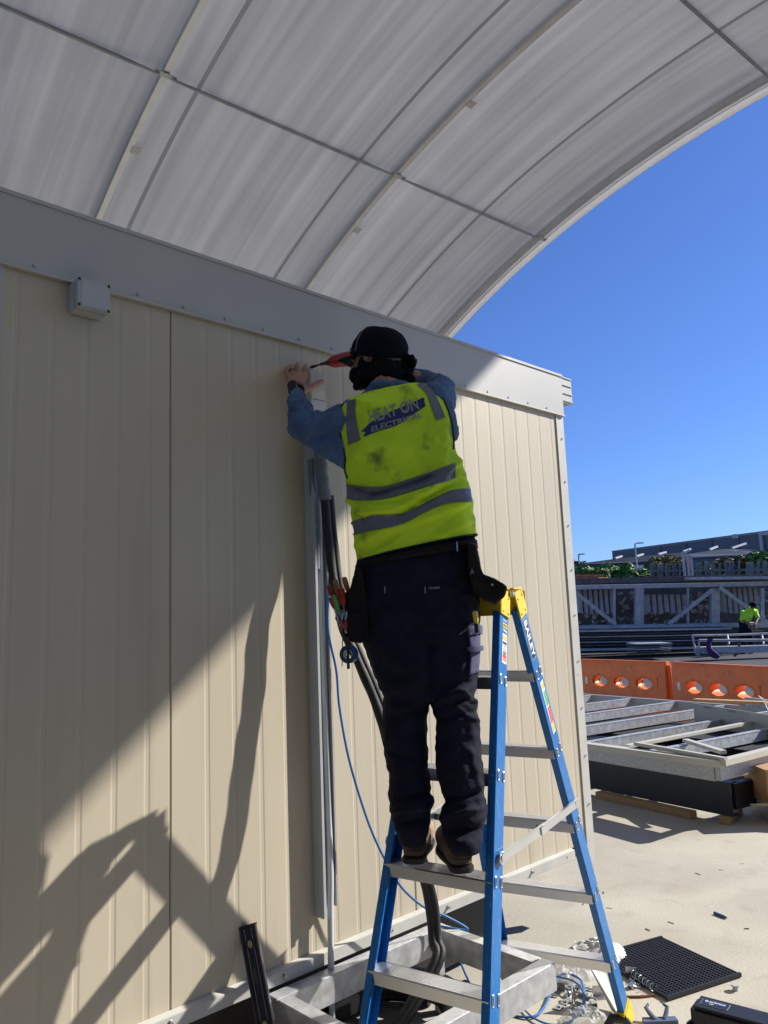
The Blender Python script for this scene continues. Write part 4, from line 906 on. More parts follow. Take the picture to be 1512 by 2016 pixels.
tool('screwdriver', 'lime green handled screwdriver below the red one in the pouch', (655, 1172), (668, 1208), 2.41, .0105, M_tgreen)
tool('screwdriver', 'short dark red screwdriver lowest on the left of the pouch', (650, 1176), (658, 1198), 2.405, .008, M_tred)
t = thing('pliers', 'small steel nosed pliers with red grips clipped to the pouch front', 'pliers', dep(678, 1225, 2.40))
q = MB(); q.cap(dep(675, 1206, 2.405), dep(673, 1222, 2.405), .004, .004, 8); q.cap(dep(682, 1206, 2.405), dep(680, 1222, 2.405), .004, .004, 8); q.tube([dep(675, 1206, 2.4)+HR*.008*math.cos(a)+VU*.008*math.sin(a) for a in np.arange(0, 6.2, .6)], .0016, 6, closed=True); q.build('jaws', M_zinc, t, smooth=True)
q = MB(); q.cap(dep(673, 1222, 2.402), dep(672, 1240, 2.402), .005, .004, 8); q.cap(dep(680, 1222, 2.402), dep(681, 1240, 2.402), .005, .004, 8); q.build('grips', M_tred, t, smooth=True)
tp = thing('tape_roll', 'roll of blue electrical tape hanging under the worker\'s pouch', 'tape roll', dep(687, 1288, 2.42))
c = dep(687, 1288, 2.42); nrm = (HF*.9+HR*.35).normalized(); a = nrm.cross(Vector((0, 0, 1))).normalized(); b = Vector((0, 0, 1))
def annul(r0, r1, hw):
    m = MB(); rings = []
    for r_, z_ in ((r0, -hw), (r1, -hw), (r1, hw), (r0, hw), (r0, -hw)): rings.append([c+nrm*z_+a*r_*math.cos(t)+b*r_*math.sin(t) for t in np.arange(0, 6.28, .2)])
    m.loft(rings, caps=False); return m
annul(.0165, .030, .010).build('tape', mat('blue_tape', (.03, .09, .22), .3), tp, smooth=True); annul(.0145, .0163, .0095).build('core', M_lab_white, tp, smooth=True)
m = MB(); m.bar(dep(675, 1238, 2.405), dep(673.5, 1312, 2.405), .003, .003, HF); m.bar(dep(684, 1255, 2.398), dep(686, 1317, 2.398), .0095, .003, HF)
m.build('tape_strap', M_black, worker)
kn_ = tool('utility_knife', 'yellow topped knife tucked in the trouser side pocket', (935, 1203), (938, 1228), 2.40, .010, M_yellow, 'knife', False)
m = MB(); m.cyl(dep(938, 1228, 2.40), dep(940, 1246, 2.40), .009, 8); m.build('grip', M_blackpl, kn_, smooth=True)

dep = dep0
# ================================================================== impact driver
drv = thing('impact_driver', 'red and black cordless driver held up at the worker\'s face', 'power tool', drB)
ax = (drA-drB).normalized(); m = MB()
pts = [drB-ax*.03, drB-ax*.02, drB+ax*.03, drB+ax*.10, drA-ax*.01, drA+ax*.012]; m.tube(pts, [.016, .027, .031, .031, .026, .015], 18); m.build('motor_housing', M_red, drv, smooth=True)
m = MB(); m.cyl(drA+ax*.010, drA+ax*.03, .012, 14, .009); m.cyl(drA+ax*.03, drA+ax*.05, .0065, 10); m.build('chuck', M_black, drv, smooth=True)
bt = ony(607, 725, 2.578); m = MB(); s0 = drA+ax*.05; m.tube([s0, s0+(bt-s0)*.25], [.0035, .0035], 6); m.tube([s0+(bt-s0)*.25, s0+(bt-s0)*.5, s0+(bt-s0)*.52, s0+(bt-s0)*.72, s0+(bt-s0)*.75, bt], [.005, .005, .0075, .0075, .003, .002], 8); m.build('drill_bit', M_black, drv, smooth=True)
m = MB(); m.chain([drB+Vector((0, 0, -.02)), grip-Vector((0, 0, .05))], [.019, .017]); m.build('handle', M_blackpl, drv, smooth=True)
m = MB(); c = grip-Vector((0, 0, .075))-ax*.02; m.obox(c, ax*.032, ax.cross(Vector((0, 0, 1))).normalized()*.026, Vector((0, 0, .017))).build('battery', M_blackpl, drv, bevel=.006)

# ================================================================== spirit level leaning on the wall
lt = ony(487, 1822, D-.012); lb = onz(527, 2040, .28); ld = (lt-lb).normalized(); lb = lt-ld*(lt.z/ld.z)
lv = thing('spirit_level', 'black and silver spirit level leaning against the wall bottom', 'level', lb)
ls = ld.cross(VF).normalized(); ls = ls if ls.dot(HR) > 0 else -ls; ln_ = ls.cross(ld); ln_ = ln_ if ln_.dot(VF) < 0 else -ln_
wv = .031
def lvb(a, b, s0, s1, n0, n1, name, mt, par=None, bev=0):
    m = MB(); c0 = lb+ld*a; c1 = lb+ld*b; m.obox((c0+c1)/2+ls*(s0+s1)/2+ln_*(n0+n1)/2, (c1-c0)/2, ls*(s1-s0)/2, ln_*(n1-n0)/2); return m.build(name, mt, par or lv, bevel=bev)
LL = (lt-lb).length
lvb(.0, LL-.004, -wv, wv, -.008, .006, 'body', mat('level_body', (.03, .03, .037), .32, .3, var=.1)); 
M_lvs = mat('level_silver', (.62, .62, .64), .25, .85, var=.1)
for s in (-wv, wv-.006): lvb(.002, LL-.004, s, s+.006, -.012, -.0082, 'edge_rail', M_lvs); lvb(.002, LL-.004, s, s+.006, .0062, .011, 'edge_rail', mat('level_edge', (.09, .09, .10), .3, .6))
for s in (-.014, .012): lvb(.01, LL-.01, s, s+.002, .0061, .0078, 'stripe', M_lvs)
lvb(LL-.0038, LL+.002, -wv-.004, wv+.002, -.014, .013, 'end_cap', M_blackpl)
for dd_ in (.062, .32):
    c = lb+ld*(LL-dd_)+ln_*.006; m = MB(); m.cyl(c, c+ln_*.004, .017, 24); vo = m.build('vial_ring', M_blackpl, lv, smooth=True); m = MB(); m.ell(c+ln_*.004, (ls*.009, ld*.013, ln_*.003)); m.build('vial', mat('vial_glass', (.30, .27, .09), .15), vo, smooth=True)
t = MB(); vs_, fs_, _, _ = text2d('STANLEY', .02); c = lb+ld*(LL-.165)+ln_*.0066; t.add([c+ld*((.5-x)*.055)+ls*((y-.5)*.009)-ls*.002 for x, y in vs_], fs_); t.build('lettering', M_letter_g, lv)

# ================================================================== things on the slab
# perforated rubber mat
mc = [onz(1313, 1845, .012), onz(1453, 1918, .012), onz(1312, 1964, .012), onz(1222, 1893, .012)]
mo = mc[2]; e1 = (mc[1]-mc[2]); e2 = (mc[0]-mc[1]); e1n, e2n = e1.length, e2.length; e1 = e1.normalized(); e2 = (e2-e1*e2.dot(e1)).normalized()
mt = thing('rubber_mat', 'black perforated rubber mat lying on the sunny slab', 'mat', mo)
n1, n2 = 20, 30; m = MB(); bw = .0032
for i in range(n1+1): c = mo+e1*(e1n*i/n1); m.obox(c+e2*e2n/2+Vector((0, 0, .001)), e1*bw, e2*e2n/2, Vector((0, 0, .006)))
for j in range(n2+1): c = mo+e2*(e2n*j/n2); m.obox(c+e1*e1n/2, e1*e1n/2, e2*bw*.85, Vector((0, 0, .0062)))
m.build('grid', M_rubber, mt)
m = MB(); c = mo+e1*e1n/2
m.obox(c-e2*.006, e1*(e1n/2+.01), e2*.008, Vector((0, 0, .009))); m.build('border', M_rubber, mt, bevel=.002)
m = MB(); m.obox(c+e2*(e2n+.006), e1*(e1n/2+.01), e2*.008, Vector((0, 0, .009))); m.build('border', M_rubber, mt, bevel=.002)

# black tool case
kc = [onz(1375, 1955, .30), onz(1342, 1972, .30)]
cf = (kc[1]-kc[0]); ca = onz(1512, 1990, .30)-kc[0]; ca = ca.normalized(); cb = (cf-ca*cf.dot(ca)).normalized()
case = thing('tool_case', 'black plastic power tool case at the right edge of the slab', 'case', kc[0]-Vector((0, 0, .3)))
kw, kl = .115, .46
m = MB(); c = kc[0]+ca*kl/2+cb*kw/2; m.obox(c-Vector((0, 0, .035)), ca*kl/2, cb*kw/2, Vector((0, 0, .035))); m.build('lid', M_blackpl, case, bevel=.014)
m = MB(); m.obox(c-Vector((0, 0, .075)), ca*(kl/2-.004), cb*(kw/2-.006), Vector((0, 0, .006))); m.build('seam_band', M_black, case)
m = MB(); m.loft([[c+ca*sx*(kl/2-.01)+cb*sy*(kw/2-.004)-Vector((0, 0, .081)) for sx, sy in ((-1, -1), (1, -1), (1, 1), (-1, 1))], [c+ca*sx*(kl/2-.03)+cb*sy*(kw/2-.012)-Vector((0, 0, .299)) for sx, sy in ((-1, -1), (1, -1), (1, 1), (-1, 1))]]); m.build('case_body', M_blackpl, case, bevel=.012)
m = MB(); c2 = kc[0]+cb*kw*.6-Vector((0, 0, .07)); m.cap(c2-ca*.004, c2-ca*.012+cb*.03, .010, .008, 8); m.build('latch', M_blackpl, case, smooth=True)
lq = [onz(1377, 1974, .3007), onz(1423, 1989, .3007), onz(1438, 1982, .3007), onz(1395, 1966, .3007)]
cen = sum(lq, Vector())/4; m = MB(); m.obox(cen+Vector((0, 0, .0006)), ca*.047, cb*.022, Vector((0, 0, .0004))); lo_ = m.build('label_border', M_letter_s, case)
m = MB(); m.obox(cen+Vector((0, 0, .0014)), ca*.045, cb*.020, Vector((0, 0, .0004))); m.build('label_field', M_lab_navy, lo_)
t = MB(); text_on(t, 'BLACKMAX', cen-cb*.006, ca, -cb, (0, 0, .0022), .07, .012, .02); text_on(t, 'HD', cen+cb*.010-ca*.01, ca, -cb, (0, 0, .0022), .014, .006, .04); t.build('lettering', M_letter_w, lo_)
m = MB(); c2 = kc[0]+ca*.10+cb*(kw+.006)-Vector((0, 0, .10)); m.ell(c2, (ca*.018, cb*.006, Vector((0, 0, .028)))); m.build('red_catch', M_red, case, smooth=True)

# white rag heap
def heap(name, cx, cy, rx, ry, h, mt_, label, cat, seed, amp=.5, sc=9.):
    o = onz(cx, cy, 0); m = MB(); n, k = 110, 44; vs = []
    for i in range(k+1):
        r_ = i/k
        for j in range(n):
            t = 2*math.pi*j/n; rad_ = r_*(1+.22*fbm(Vector((math.cos(t)*1.3, math.sin(t)*1.3, seed)), 1.))
            x, y = rx*rad_*math.cos(t), ry*rad_*math.sin(t); p = o+HR*x+HF*y
            rg_ = max(0., 1-abs(fbm(p, sc*1.4, seed, 3))*4); z = h*max(0., 1-r_**2.4)**.6*(.72+.35*fbm(p, 8., seed+1, 2))+.022*amp*rg_*(1-r_**4)
            vs.append(p+Vector((0, 0, max(.003, z*(1 if r_ < 1 else 0)))))
    fs = [(i*n+j, i*n+(j+1) % n, (i+1)*n+(j+1) % n, (i+1)*n+j) for i in range(k) for j in range(n)]
    m.add(vs, fs); return tag(m.build(name, mt_, smooth=True, auto=180), label, cat)
heap('rag_heap', 1178, 1882, .15, .14, .075, M_rag, 'crumpled white rag on the slab behind the ladder leg', 'rag', 3, .75, 7)
heap('plastic_bag', 1125, 1918, .12, .10, .065, M_film, 'crumpled clear plastic bag beside the white rag', 'plastic bag', 8, .9, 15)
heap('plastic_bag', 1150, 2012, .10, .07, .055, M_film, 'clear plastic wrap on the slab at the bottom edge, by the ladder foot', 'plastic bag', 12, .8, 12)

# scattered zinc fittings
rnd = random.Random(11)
FIT = ['flat zinc bracket with a square hole', 'zinc angle bracket standing on edge', 'zinc bolt and washer', 'short zinc channel nut']
spots = [(1105, 1950, 1), (1090, 1962, 2), (1122, 1945, 0), (1138, 1952, 2), (1150, 1960, 3), (1160, 1950, 2), (1128, 1970, 1), (1145, 1978, 3), (1165, 1968, 2), (1178, 1962, 1), (1112, 1975, 0), (1172, 1980, 3), (1155, 1990, 0), (1135, 1988, 2), (1185, 1950, 3), (1100, 1985, 0), (1120, 1960, 2), (1142, 1942, 0), (1243, 1925, 1), (1250, 1935, 2), (1258, 1942, 0), (1248, 1946, 3), (1266, 1934, 2)]
for i, (px, py, kd) in enumerate(spots):
    c = onz(px, py, 0); a = rnd.uniform(0, 3.14); ux = Vector((math.cos(a), math.sin(a), 0)); uy = Vector((-math.sin(a), math.cos(a), 0)); m = MB()
    if kd == 0: m.obox(c+Vector((0, 0, .004)), ux*.022, uy*.016, Vector((0, 0, .0025))); m.cyl(c+Vector((0, 0, .006)), c+Vector((0, 0, .012)), .008, 6)
    elif kd == 1: m.obox(c+Vector((0, 0, .024)), ux*.024, uy*.002, Vector((0, 0, .023))); m.obox(c+uy*.016+Vector((0, 0, .003)), ux*.024, uy*.016, Vector((0, 0, .002))); m.cyl(c+Vector((0, 0, .028))-uy*.002, c+Vector((0, 0, .028))-uy*.006, .006, 8)
    elif kd == 2: m.cyl(c+Vector((0, 0, .007))-ux*.02, c+Vector((0, 0, .009))+ux*.02, .0045, 8); m.cyl(c+Vector((0, 0, .008))+ux*.018, c+Vector((0, 0, .009))+ux*.024, .009, 6); m.cyl(c+Vector((0, 0, .010)), c+Vector((0, 0, .010))+ux*.002, .011, 12)
    else: m.obox(c+Vector((0, 0, .008)), ux*.020, uy*.002, Vector((0, 0, .008))); m.obox(c+uy*.018+Vector((0, 0, .008)), ux*.020, uy*.002, Vector((0, 0, .008))); m.obox(c+uy*.009+Vector((0, 0, .0175)), ux*.020, uy*.011, Vector((0, 0, .0015)))
    where = 'among the fittings piled beside the base frame' if i < 18 else 'in the small heap at the mat\'s left corner'
    tag(m.build('metal_fitting', M_zinc), FIT[kd]+' '+where, 'fitting', 'zinc fittings scattered on the slab')
m = MB(); c = onz(1240, 1918, .012); sp = onz(1278, 1945, .012)
for c0, c1, nn in ((onz(1238, 1925, .05), onz(1240, 1908, .10), 3),):
    pass
d = (sp-c).normalized(); a = Vector((0, 0, 1)); b = d.cross(a); m.tube([c+d*(.0045*t)+(a*math.cos(t)+b*math.sin(t))*.014+Vector((0, 0, .014)) for t in np.arange(0, 44, .5)], .0016, 5)
tag(m.build('coil_spring', M_zinc, smooth=True), 'bright coil spring lying against the black rubber mat', 'spring')
m = MB(); m.tube([onz(1228, 1962, .006), onz(1262, 1962, .006), onz(1288, 1959, .006)], .005, 8); tag(m.build('copper_offcut', M_copper, smooth=True), 'short copper pipe offcut near the mat corner', 'pipe offcut')
m = MB(); p, q_ = onz(1406, 1797, .008), onz(1431, 1807, .008); m.tube([p, p+(q_-p)*.8, q_], [.008, .008, .004], 10); tag(m.build('pen', mat('blue_pen', (.06, .13, .27), .4), smooth=True), 'blue marker pen lying alone on the slab', 'pen')
m = MB(); c = onz(1448, 1950, 0); m.cyl(c, c+Vector((0, 0, .02)), .012, 20); m.cyl(c+Vector((0, 0, .02)), c+Vector((0, 0, .026)), .019, 20); tag(m.build('round_stopper', M_white, smooth=True), 'small white plastic stopper lying on the slab above the tool case', 'stopper')
c = onz(1300, 2014, 0); m = MB(); m.obox(c+Vector((0, 0, .008)), HR*.07, HF*.018, Vector((0, 0, .008)))
for s_ in (-1, 1): m.tube([c+HR*(.018*s_)+Vector((0, 0, .012)), c+HR*(.035*s_)+HF*.02+Vector((0, 0, .03)), c+HR*(.045*s_)+HF*.035+Vector((0, 0, .045)), c+HR*(.030*s_)+HF*.045+Vector((0, 0, .055))], [.010, .010, .009, .005], 8)
tag(m.build('pipe_clip', mat('slate_blue_plastic', (.10, .13, .22), .5), smooth=True), 'slate blue plastic pipe clip at the bottom edge beside the case', 'clip')
c = onz(1215, 2014, .03); m = MB(); m.tube([c+HR*(-.05)+Vector((0, 0, -.02)), c+HR*(-.02)+Vector((0, 0, .02)), c+HR*.03+Vector((0, 0, .015)), c+HR*.06+Vector((0, 0, -.02))], [.014, .018, .018, .012], 10); tag(m.build('cable_grip', M_blackpl, smooth=True), 'black plastic grip lying at the bottom edge by the yellow foot', 'grip')
c0, c1 = onz(1185, 1918, .07), onz(1228, 2008, .0)
m = MB(); a_, b_, c_, d_ = onz(1160, 1900, .16), onz(1193, 1918, .10), onz(1222, 2006, .004), onz(1206, 1990, .004)
nn = (b_-a_).cross(d_-a_).normalized()*.004; m.loft([[a_, b_, c_, d_], [a_+nn, b_+nn, c_+nn, d_+nn]]); tag(m.build('board_offcut', mat('offcut_board', (.5, .47, .42), .7)), 'grey board offcut leaning on the ladder foot', 'offcut')
for i, (px, py) in enumerate([(1148, 1780), (1200, 1787), (1321, 1816), (1188, 1757), (1420, 1712), (1275, 1830), (1470, 1828), (1060, 1745), (1460, 1700), (1374, 1720)]):
    c = onz(px, py, .003); a = rnd.uniform(0, 3.14); u = Vector((math.cos(a), math.sin(a), 0)); m = MB(); L_ = rnd.uniform(.008, .022); m.bar(c-u*L_, c+u*L_, .004, .003)
    tag(m.build('debris_sliver', rnd.choice([M_dark, M_lab_white, M_card])), 'tiny sliver of debris on the open sunlit slab', 'debris', 'slivers of debris on the slab')
for i in range(70):
    pass

# ================================================================== floor frame under construction behind
U2 = Vector((.18, .98, 0)).normalized(); V2 = Vector((U2.y, -U2.x, 0)); P0 = Vector((6.25, 2.83, .5))
ff = thing('floor_frame', 'galvanised floor frame on a black chassis beyond the building corner', 'floor frame', (6.25, 2.83, 0))
FLV, FLU = 3.45, 5.2
def fp(u, v, z=0): return P0+U2*u+V2*v+Vector((0, 0, z))
def cbar(u0, v0, u1, v1, w_, h_, z, name, mt, par, bev=.002):
    m = MB(); m.bar(fp(u0, v0, z), fp(u1, v1, z), w_, h_); return m.build(name, mt, par, bevel=bev)
cbar(.03, 0, FLU, 0, .05, .11, -.095, 'edge_rail', M_galv2, ff); cbar(.03, FLV, FLU, FLV, .05, .13, -.065, 'edge_rail', M_galv2, ff)
cbar(.0, -.02, .0, FLV, .05, .11, -.085, 'edge_rail', M_galv2, ff)
for k in range(1, 7):
    u = .74*k
    m = MB(); p, q_ = fp(u, .03, -.012), fp(u, FLV-.03, -.012); m.bar(p, q_, .060, .008); m.bar(p-Vector((0, 0, .052))-U2*.026, q_-Vector((0, 0, .052))-U2*.026, .006, .088); m.build('joist', M_galv, ff)
m = MB(); pr = [(0, 0), (.09, 0), (.09, .012), (.012, .012), (.012, .25), (.09, .25), (.09, .262), (0, .262)]
m.prism(pr, fp(.0, .12, -.44), fp(FLU, .12, -.44), V2, (0, 0, 1)); m.build('chassis_beam', M_black, ff)
m = MB(); m.prism(pr, fp(.0, 2.6, -.44), fp(FLU, 2.6, -.44), V2, (0, 0, 1)); m.build('chassis_beam', M_black, ff)
for k in range(5): 
    m = MB(); m.bar(fp(.05+1.2*k, .2, -.30), fp(.05+1.2*k, 2.6, -.30), .07, .20); m.build('cross_member', M_black, ff)
for k in range(6): 
    m = MB(); u = .74*k+.385; m.bar(fp(u, 1.25+.3*(k % 2), -.125), fp(u, FLV-.3, -.125), .62, .006); m.build('black_strip', M_mattblack, ff)  # near-black sheets between the joists
M_strip = mat('cream_trim', (.55, .53, .45), .45, var=.04)
def loose(u0, v0, u1, v1, z0, z1, w_, h_, label, mt=M_strip, name='trim_strip', cat='metal trim'):
    m = MB(); m.bar(fp(u0, v0, z0), fp(u1, v1, z1), w_, h_); o = m.build(name, mt, bevel=.003); return tag(o, label, cat)
loose(-.06, -.05, 1.9, -.03, -.0, -.02, .10, .05, 'long cream trim along the front edge of the floor frame')
loose(-.10, -.04, .85, .05, .035, .045, .045, .03, 'short cream trim lying askew on the frame\'s near corner')
loose(-.07, -.06, .02, 1.6, .01, .01, .07, .05, 'cream trim along the right side of the floor frame')
loose(.15, .30, .75, .62, .02, .02, .06, .03, 'bent cream trim resting across the frame near its corner')
loose(.95, .05, 1.05, 3.3, .01, .01, .06, .03, 'cream trim laid lengthwise over the middle joists')
# board lettered on its face
cA, cB, cC, cD = onz(1365, 1384, .62), onz(1512, 1407, .62), None, None
cb_dir = (cB-cA); bdl = 1.5; e = cb_dir.normalized(); m = MB(); bt_ = cA; zz = Vector((0, 0, 1))
nrmb = e.cross(zz); nrmb = nrmb if nrmb.dot(VF) < 0 else -nrmb
m.obox(bt_+e*bdl/2-zz*.125, e*bdl/2, nrmb*.006, zz*.125); brd = m.build('trim_board', M_strip, bevel=.002); tag(brd, 'cream flashing board with printed words standing on the floor frame', 'board')
t = MB()
for off in (.27, .71): text_on(t, 'Colorbond', bt_+e*off-zz*.022, e, zz, nrmb*.0066, .145, .022, .01)
for off in (.43, .86, .06): text_on(t, '-', bt_+e*off-zz*.03, zz, e, nrmb*.0066, .02, .004)
t.build('lettering', mat('faded_red_print', (.10, .04, .035), .7), brd)
m = MB(); c = onz(1475, 1372, .60); m.obox(c+e*.35-zz*.06, e*.42, nrmb*.02, zz*.055); tag(m.build('steel_box_section', M_galv2, bevel=.003), 'galvanised box section behind the printed cream board', 'steel section')
m = MB(); m.bar(onz(1368, 1378, .63), onz(1512, 1384, .63), .12, .03); tag(m.build('timber_plank', M_timber), 'timber plank lying along the far edge of the floor frame', 'plank')
m = MB(); a0 = onz(1494, 1370, .66); m.tube(cr([a0, onz(1505, 1383, .64), onz(1514, 1400, .62), onz(1530, 1410, .6)], 5), .005, 6); m.tube(cr([a0+Vector((0, 0, .0)), onz(1508, 1380, .64), onz(1522, 1395, .62)], 5), .004, 6)
tag(m.build('white_cord', M_lab_white, smooth=True), 'thin white cord draped over the floor frame at the right edge', 'cord')
for (u0, v0, u1, v1, lab) in ((.32, -.04, 1.35, -.02, 'long timber packer under the near side of the black chassis'), (.05, -.02, .18, .35, 'short timber block under the chassis corner'), (2.2, -.02, 3.0, .02, 'far timber packer under the chassis by the building')):
    m = MB(); p, q_ = fp(u0, v0+.1, 0), fp(u1, v1+.1, 0); p.z = q_.z = .03; m.bar(p, q_, .09, .058); tag(m.build('timber_packer', M_timber, bevel=.002), lab, 'timber block')
# cardboard box by the right edge
cb_ = thing('cardboard_box', 'open brown cardboard box at the right edge with a flap folded out', 'box', onz(1530, 1600, .0))
bx = onz(1502, 1590, .12); 
def cbx(z0, z1, par, name, mt_, pts):
    m = MB(); m.loft([[Vector((p.x, p.y, z0)) for p in pts], [Vector((p.x, p.y, z1)) for p in pts]]); return m.build(name, mt_, par)
b0 = onz(1514, 1583, .16); b0.z = 0; q4 = [b0, b0+HR*.4, b0+HR*.4+HF*.4, b0+HF*.4]
cbx(.16, .42, cb_, 'carton', M_card, q4); q5 = [p+HR*.02 for p in q4]; q5[1] = q5[1]-HR*.03
cbx(.002, .15, cb_, 'carton_base', M_white, [b0+HR*.02+HF*.02, b0+HR*.38+HF*.02, b0+HR*.38+HF*.36, b0+HR*.02+HF*.36])
m = MB(); f0 = b0+Vector((0, 0, .165)); m.loft([[f0-HR*.16-HF*.02, f0+HR*.3-HF*.22, f0+HR*.3, f0], [p+Vector((0, 0, .006)) for p in (f0-HR*.16-HF*.02, f0+HR*.3-HF*.22, f0+HR*.3, f0)]]); m.build('flap', mat('light_card', (.62, .44, .28), .8), cb_)

# ================================================================== orange barriers
def barrier():
    t = thing('traffic_barrier', 'orange water filled barrier', 'barrier', (0, 0, 0)); Lb, Hb = 2.0, .9
    pr = [(-.24, 0), (-.24, .12), (-.16, .20), (-.095, .34), (-.075, .80), (-.055, .88), (-.04, .90), (.04, .90), (.055, .88), (.075, .80), (.095, .34), (.16, .20), (.24, .12), (.24, 0)]
    m = MB(); m.prism(pr, (.02, 0, 0), (Lb-.02, 0, 0), (0, 1, 0), (0, 0, 1))
    o = m.build('shell', M_orange, t, local=True, bevel=.01)
    # three oval forklift/handling holes cut through
    cut = MB()
    for x in (.52, 1.02, 1.52): cut.loft([[Vector((x+.135*math.cos(a)*(1+.3*abs(math.cos(a))), s, .53+.092*math.sin(a))) for a in np.arange(0, 6.28, .33)] for s in (-.3, .3)])
    co_ = cut.build('cutter', M_orange); bo_ = o.modifiers.new('b', 'BOOLEAN'); bo_.object = co_; bo_.operation = 'DIFFERENCE'
    dg = bpy.context.evaluated_depsgraph_get(); me = bpy.data.meshes.new_from_object(o.evaluated_get(dg)); o.modifiers.clear(); o.data = me; bpy.data.objects.remove(co_)
    for x in (.52, 1.02, 1.52):
        m = MB()
        for s in (-1, 1):
            ring = [[Vector((x+.135*k*math.cos(a)*(1+.3*abs(math.cos(a))), s*yy, .53+.092*k*math.sin(a)-(.028 if math.sin(a) < -.2 and k > 1.1 else 0))) for a in np.arange(0, 6.28, .33)] for k, yy in ((1.26, .086), (1.16, .093), (1.0, .080), (1.0, .05))]
            m.loft(ring, caps=False)
        m.build('hole_rim', M_orange, t, local=True, smooth=True)
    m = MB(); m.obox((.20, -.095, .53), (.032, 0, 0), (0, .004, 0), (0, 0, .06)); m.obox((.20, .095, .53), (.032, 0, 0), (0, .004, 0), (0, 0, .06)); m.build('reflector', M_lab_white, t, local=True)
    m = MB(); m.obox((1.80, -.093, .55), (.012, 0, 0), (0, .004, 0), (0, 0, .09)); m.build('groove', M_orange, t, local=True)
    for x in (0.005, Lb-.005): m = MB(); m.cyl((x, 0, .06), (x, 0, .84), .035, 12); m.build('coupling', M_orange, t, local=True, smooth=True)
    return t
bar0 = barrier()
bp = [((12.49, 8.03), (12.0, 6.06), 'pinkish orange barrier nearest the building corner, left of its neighbour'), ((11.98, 6.0), (11.19, 4.20), 'orange barrier running off the right edge, with three oval holes'), ((11.15, 4.12), (10.3, 2.3), 'orange barrier beyond the right edge of view'), ((12.55, 8.35), (13.1, 10.3), 'orange barrier mostly behind the building corner, only its end showing')]
for i, (a, b, lab) in enumerate(bp):
    t = bar0 if i == 0 else copy_tree(bar0); a_, b_ = Vector((*a, 0)), Vector((*b, 0)); d = b_-a_; t.location = a_; t.rotation_euler = (0, 0, math.atan2(d.y, d.x)); t['label'] = lab; t['group'] = 'orange barriers across the yard'
bpy.data.objects[bar0.name]

# ================================================================== steel yard beyond
def at(px, py, z_): return dep(px, py, z_)
def hz(px): return 1213-(px-1074)*.0388*1.35
def bark(mb, a, b, dpt, w_, th=None): mb.bar(dep(*a, dpt), dep(*b, dpt), th or w_, w_, up=VU if abs(a[0]-b[0]) > abs(a[1]-b[1]) else VR)
Z1 = 30.5
def tprop(name, lab, cat, dpt, px, py, group=None): p = dep(px, py, dpt); return thing(name, lab, cat, (p.x, p.y, 0), group)
# trusses standing on the stacked lengths
tr = tprop('steel_truss', 'long grey steel truss with diagonal braces standing on stacked lengths', 'steel truss', Z1, 1300, 1230)
for a, b, w_ in (((1085, 1157), (1560, 1148), .16), ((1085, 1236), (1560, 1228), .16)): m = MB(); bark(m, a, b, Z1, w_); m.build('chord', M_steelgrey, tr)
for x, w_ in ((1122, .1), (1209, .10), (1255, .22), (1264, .12), (1404, .22), (1413, .12), (1500, .14), (1354, .08)): m = MB(); bark(m, (x, 1158), (x, 1231), Z1+.02*(x % 5), w_); m.build('upright', M_steelgrey, tr)
for a, b in (((1128, 1163), (1212, 1229)), ((1316, 1229), (1402, 1161)), ((1416, 1156), (1512, 1226))): m = MB(); bark(m, a, b, Z1-.15, .15, .08); m.build('brace', M_steelgrey, tr)
m = MB(); m.bar(dep(1080, 1148, Z1+1), dep(1560, 1136, Z1+1), 1.8, .22, up=(0, 0, 1)); m.build('top_deck', M_steeldark, tr)
m = MB(); m.bar(dep(1350, 1139, Z1-.2), dep(1560, 1137, Z1-.2), .3, .10); m.build('top_beam', M_steelgrey, tr)
# corrugated panel packs seen through the truss
for i, (x0, x1, y0, y1, lab) in enumerate(((1136, 1208, 1160, 1207, 'pack of corrugated grey sheets behind the left truss bay'), (1268, 1352, 1170, 1206, 'pack of corrugated grey sheets behind the middle truss bay'), (1418, 1492, 1156, 1206, 'pack of corrugated grey sheets behind the right truss bay'))):
    m = MB(); n = 7; a = dep(x0, (y0+y1)/2, Z1+1.2); b = dep(x1, (y0+y1)/2, Z1+1.2); hgt = (y1-y0)/FPX*Z1
    for k in range(n):
        c = a+(b-a)*((k+.5)/n); w2 = (b-a).length/n; pr = [(-w2*.48, 0), (-w2*.3, -.12), (w2*.3, -.16), (w2*.42, .0), (w2*.42, .25), (-w2*.48, .25)]
        m.prism(pr, c-Vector((0, 0, hgt/2+.03*(k % 3))), c+Vector((0, 0, hgt/2)), HR, HF)
    tag(m.build('sheet_pack', M_steelgrey), lab, 'sheet pack', 'packs of corrugated sheets')
